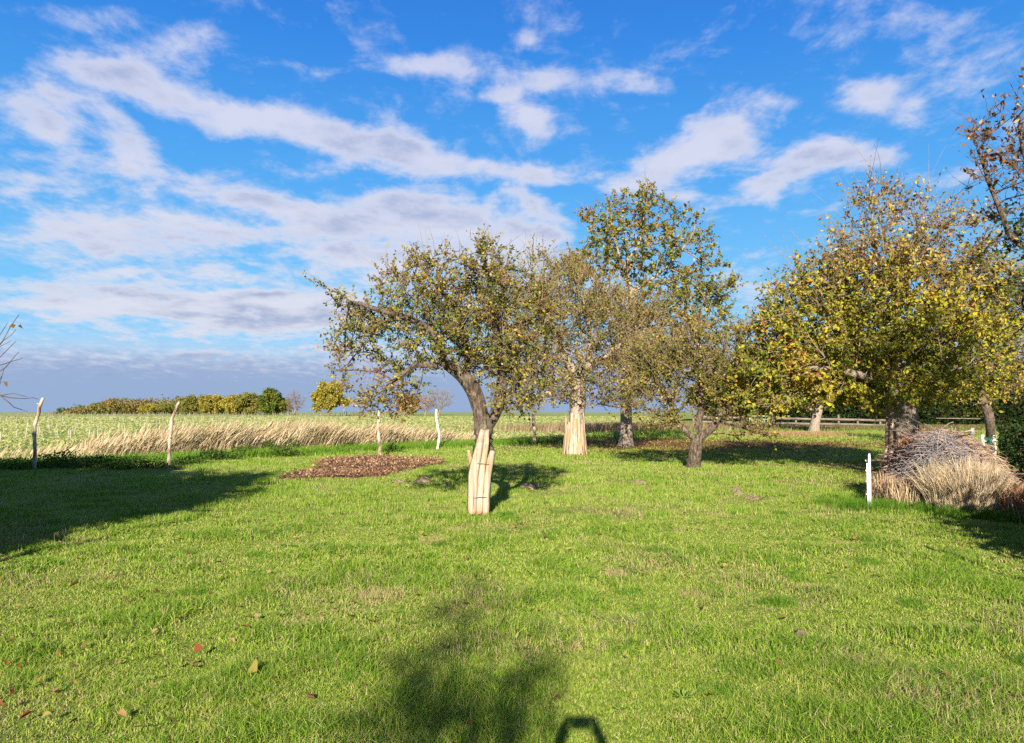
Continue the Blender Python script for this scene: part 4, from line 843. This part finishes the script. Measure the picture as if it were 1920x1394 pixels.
# leaf litter
r = np.random.default_rng(8); n = 44000; x = r.uniform(-3, 22, n); y = r.uniform(12, 56, n); k = r.random(n) < litter_mask(x, y) * 1.2 + .012; x, y = x[k], y[k]
x2, y2 = wedge(900, 3.2, 20); xl, yl = wedge(120, 3.2, 7.5, -.7, -.2, .4); x2 = np.concatenate([x2, xl]); y2 = np.concatenate([y2, yl]); x = np.concatenate([x, x2]); y = np.concatenate([y, y2]); q = np.stack([x, y, G(x, y) + .02 + .03 * r.random(len(x))], -1)
def flat_leaves(q, ls, C, r, name, parent=None, origin=None):
    n = len(q); a = r.random(n) * 6.28; ax_ = np.stack([np.cos(a), np.sin(a), r.normal(size=n) * .25], -1); sd_ = np.stack([-np.sin(a), np.cos(a), r.normal(size=n) * .35], -1); l = ls[:, None]; up_ = np.array([0, 0, 1.])
    V = np.stack([q, q + ax_ * l * .35 + sd_ * l * .33 + up_ * l * .30, q + ax_ * l * .75 + sd_ * l * .2 + up_ * l * .2, q + ax_ * l - up_ * l * .1, q + ax_ * l * .75 - sd_ * l * .2 + up_ * l * .05, q + ax_ * l * .35 - sd_ * l * .33 + up_ * l * .12], 1).reshape(-1, 3)
    k = np.arange(n)[:, None] * 6; return mesh_obj(name, V, [np.concatenate([k, k + 1, k + 2, k + 3], 1), np.concatenate([k, k + 3, k + 4, k + 5], 1)], M_leaf, np.repeat(C, 6, 0), parent, False, origin)
o = flat_leaves(q, (.018 + .030 * r.random(len(q))) * (1 + .03 * q[:, 1]), leafpal([(0.26, 0.13, 0.055), (0.17, 0.085, 0.04), (0.38, 0.25, 0.11), (0.36, 0.30, 0.09)], (3.5, 3, 3.5, 1.3))(q, r), r, 'leaf_litter'); tag(o, 'brown fallen leaves strewn under the trees and over the lawn', 'leaf litter', kind='stuff')
G4 = 'single fallen leaves in the foreground'
LV = [(14, 1247, .075, (0.50, 0.20, 0.08), 'curled orange leaf at the far left edge'), (42, 1250, .07, (0.36, 0.10, 0.05), 'red brown leaf just right of the curled orange leaf at the left edge'), (60, 1231, .08, (0.50, 0.22, 0.10), 'orange leaf above the two at the left edge'),
 (62, 1356, .085, (0.30, 0.05, 0.05), 'dark red upright leaf near the lower left corner'), (6, 1344, .07, (0.42, 0.12, 0.09), 'reddish leaf in the lower left corner'), (20, 1321, .05, (0.35, 0.08, 0.05), 'small red leaf above the lower left corner'),
 (362, 1240, .085, (0.45, 0.10, 0.07), 'bright red leaf in the left foreground'), (320, 1263, .07, (0.50, 0.33, 0.14), 'tan leaf below and left of the bright red leaf'), (382, 1266, .05, (0.50, 0.25, 0.06), 'small golden leaf below the bright red leaf'),
 (465, 1276, .12, (0.50, 0.34, 0.12), 'long ochre leaf right of the bright red leaf'), (514, 1290, .055, (0.55, 0.30, 0.14), 'small pale orange leaf right of the long ochre one'), (218, 1363, .075, (0.50, 0.26, 0.16), 'pale pinkish leaf near the bottom left of centre'),
 (72, 1287, .08, (0.55, 0.36, 0.10), 'yellow ochre leaf in the left foreground'), (137, 1294, .055, (0.50, 0.24, 0.12), 'small orange leaf beside straw tuft in left foreground'), (115, 1231, .06, (0.42, 0.15, 0.08), 'brown red leaf above the yellow ochre one'),
 (159, 1214, .075, (0.38, 0.20, 0.10), 'folded brown leaf in the left middle foreground'), (326, 1172, .055, (0.52, 0.22, 0.10), 'small orange leaf above the bright red leaf'), (452, 1191, .06, (0.36, 0.13, 0.07), 'dark orange leaf left of the lawn shadow'),
 (148, 1101, .10, (0.50, 0.22, 0.12), 'wide orange leaf near the left shade edge'), (291, 1119, .09, (0.50, 0.28, 0.14), 'pale orange leaf on the left lawn'), (380, 1089, .07, (0.58, 0.36, 0.05), 'orange yellow leaf on the left lawn'), (437, 1076, .06, (0.62, 0.50, 0.04), 'bright yellow flowerlike leaf on the left lawn'),
 (948, 1177, .085, (0.55, 0.20, 0.08), 'orange leaf right of the soft shadow in mid foreground'), (790, 1234, .07, (0.48, 0.24, 0.08), 'orange brown leaf on the edge of the soft shadow'), (886, 1378, .055, (0.45, 0.12, 0.07), 'small red leaf inside the bottom shadow'), (820, 1354, .05, (0.42, 0.20, 0.08), 'small ochre leaf at the bottom shadow'),
 (1336, 1330, .06, (0.60, 0.15, 0.05), 'vivid orange red leaf at the right of bottom centre'), (1449, 1299, .035, (0.55, 0.22, 0.10), 'tiny orange leaf right of the vivid orange red one'), (1896, 1206, .05, (0.58, 0.34, 0.16), 'pale orange leaf near the right edge'), (1286, 1087, .05, (0.45, 0.25, 0.10), 'small tan leaf on the middle right lawn'),
 (1765, 1287, .08, (0.42, 0.24, 0.12), 'brown crumpled leaf in the right foreground'), (787, 1009, .09, (0.58, 0.32, 0.10), 'orange leaf below left of the trunk guard'), (731, 1004, .06, (0.50, 0.24, 0.10), 'brown orange leaf left of the trunk guard'), (916, 1012, .07, (0.5, 0.4, 0.2), 'pale tan leaf below the trunk guard'), (555, 1020, .08, (0.56, 0.26, 0.10), 'orange leaf on lawn before the soil patch')]
for px, py, l, c, lab in LV:
    g = Gp(px, py); g[2] = float(G(g[0], g[1])) + .062; rr2 = np.random.default_rng(int(px)); o = flat_leaves(g[None], np.array([l * .78]), np.array([c]) * np.array([.68, .85, .55]), rr2, 'fallen_leaf', None, tuple(g)); tag(o, lab, 'leaf', G4)

# ------------------------------------------------------------------ pale stakes of young plants in the field (first 300 single, the rest one mass)
r = np.random.default_rng(77); SP = []
for row in range(16):
    yb = 40 + row * 5.2 + row * row * .32
    for x in np.arange(-.70 * yb, -.14 * yb, 1.05 + .03 * row): SP.append((x + r.normal() * .12, yb + r.normal() * .35 + x * .05))
SP = [p for p in SP if field_mask(*p) > .6 and r.random() < .9]; SP.sort(key=lambda p: p[1])
mb = MB(); tube1(mb, [(0, 0, -.1), (.005, 0, .25), (-.004, 0, .58)], [.024, .022, .018], 6)
proto = mb.build('plant_stake', M_shelter); st_lab = 'short pale stake in the planted rows of the field'
for k, (x, y) in enumerate(SP[:300]):
    o = proto if k == 0 else proto.copy()
    if k: COL.objects.link(o)
    o.location = (x, y, float(G(x, y))); o.rotation_euler = (r.normal() * .08, r.normal() * .08, r.random() * 6); sc_ = .75 + .5 * r.random(); o.scale = (1.1, 1.1, sc_); tag(o, st_lab, 'stake', 'pale plant stakes in the field')
rest = SP[300:]; mb = MB()
for x, y in rest: z = float(G(x, y)); tube1(mb, [(x, y, z - .1), (x + .01, y, z + .4 + .3 * r.random())], [.03, .028], 4)
for k in range(420): 
    y = 120 + 60 * r.random(); x = y * (-.68 + .55 * r.random()); z = float(G(x, y)); tube1(mb, [(x, y, z - .1), (x, y, z + .5 + .4 * r.random())], [.042, .036], 4)
o = mb.build('plant_stakes', M_shelter); tag(o, 'far mass of pale plant stakes towards the horizon', 'stakes', kind='stuff')

# ------------------------------------------------------------------ brush pile, dry clump and hedge
pc = np.array([7.30, 13.0, float(G(7.3, 13.0))]); pile = empty('brush_pile', tuple(pc), label='heap of cut brown twigs and hay beside the thick trunk on the right', cat='brush pile')
r = np.random.default_rng(19)
def mound(u, v): return 1.06 * (1 - (u * u + v * v) ** 1.6 * .75) * (1 + .13 * np.exp(-((u + .05) / .3) ** 2) - .42 * np.clip(u, 0, 1))
def heap(n, rad, Lm, name, mat, zf=(0.2, 1.0), bow=.25, sides=4, cx=0, cy=0, sxy=(.82, 1.35), dip=.35):
    u, v = r.uniform(-1, 1, (2, n)); k = u * u + v * v < 1; u, v = u[k], v[k]; n = len(u)
    z = mound(u, v) * (zf[0] + (zf[1] - zf[0]) * r.random(n) ** .45); B = pc + np.stack([cx + u * sxy[0], cy + v * sxy[1], z], -1)
    a = r.random(n) * 6.28; dd_ = nrm(np.stack([np.cos(a) * 1.2, np.sin(a) * .7, r.normal(size=n) * dip], -1)); L_ = Lm * (.4 + .9 * r.random(n)); tt = np.linspace(-.5, .5, 6)[None, :, None]
    P = B[:, None] + dd_[:, None] * L_[:, None, None] * tt; P[:, :, 2] -= (L_[:, None] * bow * (tt[:, :, 0] * 2) ** 2 * .5); P += (r.random(P.shape) - .5) * .035; P[:, :, 2] = np.maximum(P[:, :, 2], pc[2] + .01)
    V, Fs = tubes(P, rad * np.array([1.2, 1.1, 1, .9, .7, .4])[None] * (.6 + .8 * r.random((n, 1))), sides, cap=False); mb = MB(); mb.add(V, Fs); o = mb.build(name, mat, pile); tag(o, kind='stuff')
M_pile1 = principled('old_twigs', lambda t, co: t.ramp(t.noise(co, 6, 4), [(0.35, (0.14, 0.08, 0.06)), (0.6, (0.36, 0.24, 0.17))]), .9)
M_pile2 = principled('grey_hay', lambda t, co: t.ramp(t.noise(co, 5, 4), [(0.4, (0.24, 0.22, 0.23)), (0.65, (0.40, 0.34, 0.28))]), .9)
M_pile3 = principled('pale_hay', lambda t, co: t.ramp(t.noise(co, 5, 4), [(0.4, (0.34, 0.22, 0.14)), (0.65, (0.58, 0.44, 0.30))]), .9)
heap(3200, .0055, .5, 'twigs', M_pile1, bow=.15); heap(2600, .0035, .5, 'hay', M_pile3, zf=(.7, 1.03), bow=.5, sides=3, cx=.15); heap(260, .013, .8, 'branches', M_twig_dark, zf=(.5, 1.08), bow=.1, sides=5, dip=.5)
heap(1500, .004, .6, 'grey_stems', M_pile2, zf=(.5, 1.05), sides=3, cx=-.35, cy=-.6, sxy=(.55, .9), dip=.9)
mb = MB()
for k in range(26):   # canes fanning down from the top
    s0 = Pt(1768 + r.normal() * 8, 832 + r.normal() * 4, 12.6 + r.normal() * .2); e = Pt(1790 + r.random() * 75, 868 + r.random() * 60, 12.0 + r.normal() * .3); m_ = (s0 + e) / 2 + [0, 0, .10]; tube1(mb, [s0, m_, e], [.010, .008, .004], 5)
tube1(mb, [Pt(1778, 830, 12.6), Pt(1800, 812, 12.5), Pt(1824, 806, 12.4)], [.011, .008, .004], 5)
o = mb.build('canes', M_pile3, pile); tag(o, 'pale canes fanning down from the heap top', kind='stuff')
n = 1500; q = np.array([Pt(1752, 832, 13.0)]) + r.normal(size=(n, 3)) * [.24, .3, .09]; add_leaves(q, .06 * (.6 + .6 * r.random(n)), leafpal([(0.32, 0.13, 0.05), (0.18, 0.08, 0.04), (0.45, 0.24, 0.11)], (3, 3, 1))(q, r), r, 'dead_leaves', pile)
n = 6000; a = r.random(n) * 6.28; q_ = np.sqrt(r.random(n)); x = 6.86 + np.cos(a) * q_ * .44; y = 11.65 + np.sin(a) * q_ * .4 - (x - 7) * .3; rng = np.random.default_rng(91)
tall_grass('dry_grass_clump', 'pale straw fountain of dry grass in front of the brush pile', x, y, .5 + .5 * r.random(n) * (1 - .7 * np.abs(x - 6.86)) * (.4 + 1.1 * fbn(x, y, .18, 15)), .0035 + .003 * r.random(n), pal(n, [(0.58, 0.46, 0.28), (0.46, 0.34, 0.19), (0.34, 0.30, 0.27), (0.64, 0.54, 0.36)], (4, 3, 1.5, 2)), .55, (-.02, -.05, 0), .6)
n = 520; x = 6.05 + r.random(n) * .5; y = 13.3 - r.random(n) * 1.3; tall_grass('dry_grass_edge', 'thin reddish dry grass beside the white post', x, y, .30 + .35 * r.random(n), .005 + .003 * r.random(n), pal(n, [(0.48, 0.37, 0.22), (0.32, 0.19, 0.11)], (3, 2)), .4, (0, 0, 0), .5)
n = 900; x = 7.38 + r.normal(size=n) * .13; y = 11.0 + r.normal(size=n) * .4; tall_grass('withered_clump', 'reddish brown withered clump at the right foot of the brush pile', x, y, .25 + .4 * r.random(n), .006 + .004 * r.random(n), pal(n, [(0.36, 0.20, 0.10), (0.22, 0.11, 0.06), (0.46, 0.32, 0.18)], (3, 2, 1)), .6, (0.1, 0, 0), .5)
hd = empty('hedge', (9.9, 15, 0), label='dark trimmed hedge running along the right edge', cat='hedge'); n = 42000; v = r.random(n); y = 8.2 + v * 26
cxh = 8.25 + (y - 10) * .335; x = cxh + r.uniform(-.15, 1.8, n); z = r.random(n) ** .6 * (1.18 + .14 * fbn(x, y, 1.2, 5)); k = x > y * np.where(y > 13.6, .637, .675); q = np.stack([x, y, z], -1)[k]; n = len(q)
add_leaves(q, .07 * (.6 + .7 * r.random(n)), leafpal([DGRN, (0.025, 0.05, 0.015), (0.07, 0.08, 0.02), BRN], (4, 4, 1.5, .6))(q, r), r, 'foliage', hd, None, 0)
mb = MB()
for yy in np.arange(8.6, 34, .9): xx = 9.1 + (yy - 10) * .335; tube1(mb, [(xx, yy, -.1), (xx + .05, yy, .5), (xx - .04, yy + .1, 1.05)], [.03, .022, .01], 5)
o = mb.build('stems', M_twig_dark, hd); tag(o, kind='stuff')

# ------------------------------------------------------------------ rail fence, gate and metal frame far right
Df = 76.0; fr = empty('rail_fence', tuple(Pt(1560, 802, Df)), label='weathered two rail wooden fence across the back pasture', cat='fence')
def fp(px, py, dd=0.0): return Pt(px, py, Df + dd)
def bar(p, q, w_, h_, name, mat, par):
    p, q = np.array(p), np.array(q); t = nrm(q - p); s = nrm(np.cross(t, [0, 0, 1.])) * w_ / 2; u = np.cross(s / np.linalg.norm(s), t) * h_ / 2
    V = [p - s - u, p + s - u, p + s + u, p - s + u, q - s - u, q + s - u, q + s + u, q - s + u]; mb = MB(); mb.add(np.array(V), [np.array([(0, 3, 2, 1), (4, 5, 6, 7), (0, 1, 5, 4), (1, 2, 6, 5), (2, 3, 7, 6), (3, 0, 4, 7)])]); return mb.build(name, mat, par)
PX = [(1300, 780), (1350, 781), (1400, 781.5), (1446, 776), (1492, 784), (1532, 785), (1572, 778), (1608, 787), (1650, 787), (1695, 788)]
for k, (px, py) in enumerate(PX):
    t_ = fp(px, py); b = np.array([t_[0], t_[1], float(G(t_[0], t_[1])) - .3]); mb = MB(); w_ = .11 if k != 3 else .2
    tube1(mb, [b, (b + t_) / 2 + [.01, 0, 0], t_], [w_, w_ * .95, w_ * .9], 8); mb.build('post', M_rail, fr, smooth=True)
for k in range(len(PX) - 1):
    if k == 2: continue
    for o_ in (0, 1):
        ya = 784.5 + (PX[k][0] - 1446) * .018 + o_ * 9.0; yb = 784.5 + (PX[k + 1][0] - 1446) * .018 + o_ * 9.0
        if k % 3 == 1: yb += .8
        if PX[k][0] > 1700: ya = yb = 790 + o_ * 6
        bar(fp(PX[k][0], ya, -.17), fp(PX[k + 1][0], yb, -.17), .06, .20 if PX[k][0] < 1700 else .1, 'rail', M_rail, fr)
gt = empty('metal_gate', tuple(fp(1424, 801, -.3)), label='pale green metal gate with upright bars left of the rail fence', cat='gate')
for py, h_ in ((780.5, .10), (786.5, .08), (799, .08)): bar(fp(1405, py, -.3), fp(1443, py, -.3), .05, h_, 'crossbar', M_gate, gt)
for k in range(12): px = 1405 + k * 38 / 11; bar(fp(px, 799, -.36), fp(px, 780.5 if k in (0, 11) else 786.5, -.36), .05, .05, 'upright_bar', M_gate, gt)
mf = empty('pole_trellis', tuple(Pt(1812, 830, 44)), label='thin pole frame standing behind the pale stakes and brush pile', cat='frame')
for px in (1790, 1834): t_ = Pt(px, 786, 44); bar((t_[0], 44, float(G(t_[0], 44)) - .1), t_, .06, .06, 'upright', M_rail, mf)
bar(Pt(1755, 784.5, 44), Pt(1838, 785.5, 44), .05, .05, 'top_bar', M_rail, mf)

# ------------------------------------------------------------------ the photographer (behind the lens; throws the arched shadow at the lower edge)
def skin(name, V, E, rad, mat, parent, sub=2):
    me = bpy.data.meshes.new(name); me.from_pydata([tuple(v) for v in V], E, []); me.materials.append(mat); o = bpy.data.objects.new(name, me); COL.objects.link(o); o.parent = parent
    m = o.modifiers.new('skin', 'SKIN'); m.use_smooth_shade = True; sv = me.skin_vertices[0].data if me.skin_vertices else None
    if sv is None:
        return o
    for k, q in enumerate(rad): sv[k].radius = (q, q) if not isinstance(q, tuple) else q
    sv[0].use_root = True
    s = o.modifiers.new('sub', 'SUBSURF'); s.levels = sub; s.render_levels = sub; return o
per = empty('person', (0, -.42, 0), label='person in dark jacket behind the lens raising a phone in both hands', cat='person')
M_skin = principled('skin', lambda t, co: (0.45, 0.27, 0.19), .5); M_cloth = principled('dark_cloth', lambda t, co: (0.03, 0.035, 0.05), .9); M_hair = principled('hair', lambda t, co: (0.06, 0.035, 0.02), .7); M_phone = principled('phone_case', lambda t, co: (0.02, 0.02, 0.022), .3, spec=.5)
V = [(0, 0, .82), (0, .0, 1.05), (0, 0, 1.24), (0, .01, 1.33), (0, .02, 1.40), (0, .03, 1.475), (0, .035, 1.53)]; E = [(0, 1), (1, 2), (2, 3), (3, 4), (4, 5), (5, 6)]; Rd = [.13, .12, .13, .055, .075, .085, .06]
JV, JE, JR = [(0, 0, .80), (0, 0, 1.05), (0, 0, 1.24), (0, .01, 1.30)], [(0, 1), (1, 2), (2, 3)], [.16, .145, .155, .08]
TV, TE, TR_ = [(0, 0, .86), ], [], [.14]
for s in (-1, 1):
    b = len(V); V += [(s * .16, 0, 1.25), (s * .205, .16, 1.16), (s * .130, .345, 1.46), (s * .098, .372, 1.53), (s * .074, .383, 1.575)]; E += [(2, b), (b, b + 1), (b + 1, b + 2), (b + 2, b + 3), (b + 3, b + 4)]; Rd += [.055, .042, .028, .03, .028]
    for f in range(4):   # fingers round the phone end, thumb below
        c = len(V); z = 1.575 + f * .016; V += [(s * .076, .388, z), (s * .074, .406, z + .004), (s * (.056 - .003 * f), .410, z + .006)]; E += [(b + 4, c), (c, c + 1), (c + 1, c + 2)]; Rd += [.009, .008, .007]
    c = len(V); V += [(s * .07, .385, 1.556), (s * .052, .388, 1.566)]; E += [(b + 3, c), (c, c + 1)]; Rd += [.010, .009]
    h = len(V); V += [(s * .09, 0, .78), (s * .10, .01, .44), (s * .10, -.01, .07), (s * .11, .12, .04)]; E += [(0, h), (h, h + 1), (h + 1, h + 2), (h + 2, h + 3)]; Rd += [.085, .058, .042, .035]
    j = len(JV); JV += [(s * .165, 0, 1.245), (s * .205, .16, 1.16), (s * .145, .32, 1.44)]; JE += [(2, j), (j, j + 1), (j + 1, j + 2)]; JR += [.068, .054, .042]
    t = len(TV); TV += [(s * .09, 0, .78), (s * .10, .01, .44), (s * .10, -.01, .10)]; TE += [(0, t), (t, t + 1), (t + 1, t + 2)]; TR_ += [.10, .075, .065]
skin('body', V, E, Rd, M_skin, per); skin('jacket', JV, JE, JR, M_cloth, per); skin('trousers', TV, TE, TR_, M_cloth, per)
skin('hair', [(0, .0, 1.50), (0, -.01, 1.535), (0, -.03, 1.46)], [(0, 1), (0, 2)], [.09, .075, .08], M_hair, per)
mb = MB(); box(mb, (0, -.014, CAMZ), (.105, .008, .066)); o = mb.build('phone', M_phone, origin=(0, -.014, CAMZ)); tag(o, 'black phone held sideways in both hands', 'phone')

# understorey behind the rail fence, and flat rosettes of broad leaves in the lawn
hb = empty('thicket', tuple(Pt(1600, 800, 84)), label='understorey thicket along the back of the rail fence, shade put into its dark leaf colours', cat='thicket')
r = np.random.default_rng(61); n = 26000; px = r.uniform(1330, 1990, n); y = 78.5 + 5 * r.random(n); x = (px - 960) / 1430 * y; q = np.stack([x, y, G(x, y) + r.random(n) ** .8 * (2.2 + 2.4 * fbn(x, y, 5, 3))], -1)
add_leaves(q, .32 * (.6 + .7 * r.random(n)), leafpal([(0.02, 0.035, 0.012), DGRN, (0.05, 0.05, 0.02)], (4, 2, 2))(q, r), r, 'foliage', hb, None, 0)  # near black leaf colours carry the shade of the understorey
L = []; ls = []
for k in range(420):
    X_, Y_ = wedge(1, 3.3, 14); m = int(5 + 5 * r.random()); a = np.arange(m) * 6.28 / m + r.random(); L.append(np.stack([X_[0] + np.cos(a) * .012, Y_[0] + np.sin(a) * .012, np.full(m, float(G(X_[0], Y_[0])) + .03), a], -1)); ls.append(np.full(m, .028 + .03 * r.random()))
q = np.concatenate(L); l = np.concatenate(ls)[:, None]; a = q[:, 3]; B = q[:, :3]; A1 = np.stack([np.cos(a), np.sin(a), .35 + .3 * r.random(len(a))], -1); S1 = np.stack([-np.sin(a), np.cos(a), 0 * a], -1)
V = np.stack([B, B + A1 * l * .5 + S1 * l * .17, B + A1 * l * np.array([1, 1, .75]), B + A1 * l * .5 - S1 * l * .17], 1).reshape(-1, 3); k = np.arange(len(a))[:, None] * 4
o = mesh_obj('lawn_weeds', V, [np.concatenate([k, k + 1, k + 2], 1), np.concatenate([k, k + 2, k + 3], 1)], M_grass, np.repeat(pal(len(a), [(0.12, 0.24, 0.02), (0.22, 0.34, 0.05)], (1, 1)), 4, 0)); tag(o, 'small broad leaved weed rosettes dotted over the lawn', 'weeds', kind='stuff')

fw = empty('far_wood', tuple(Pt(310, 778, 200)), label='low brownish green wood filling in behind the trees on the left horizon', cat='wood'); fw['kind'] = 'stuff'
r = np.random.default_rng(71); n = 15000; px = r.uniform(95, 545, n); y = 198 + 14 * r.random(n); x = (px - 960) / 1430 * y; zt = 1.6 - 200 / 1430 * (np.interp(px, [95, 150, 230, 330, 430, 545], [774, 766, 750, 744, 748, 756]) - 771) + 5.5 * (fbn(x, y, 7, 4) - .5)
q = np.stack([x, y, G(x, y) + (zt - G(x, y)) * r.random(n) ** .6], -1)
o = add_leaves(q, .55 * (.6 + .7 * r.random(n)), leafpal([GRN, OLIVE, (0.28, 0.20, 0.08), (0.22, 0.15, 0.08)], (2, 3, 3, 2))(q, r), r, 'foliage', fw, None, 0); o['kind'] = 'stuff'

rng = np.random.default_rng(17); n = 16000; y = 60 + 17.5 * rng.random(n) ** .6; x = y * (.24 + .46 * rng.random(n)); k = fbn(x * .4, y, 2.2, 33) > .42; x, y = x[k], y[k]; n = len(x)  # added band of dark grass, its colours stand in for shade by the fence
tall_grass('shade_tinted_grass', 'brown and green rough grass added in front of the rail fence, colours darkened to imitate shade', x, y, .10 + .24 * rng.random(n), .05 + .04 * rng.random(n), pal(n, [(0.10, 0.10, 0.03), (0.16, 0.09, 0.045), (0.07, 0.10, 0.025), (0.24, 0.20, 0.09)], (3, 2, 3, 1)), .4, (.1, 0, 0))
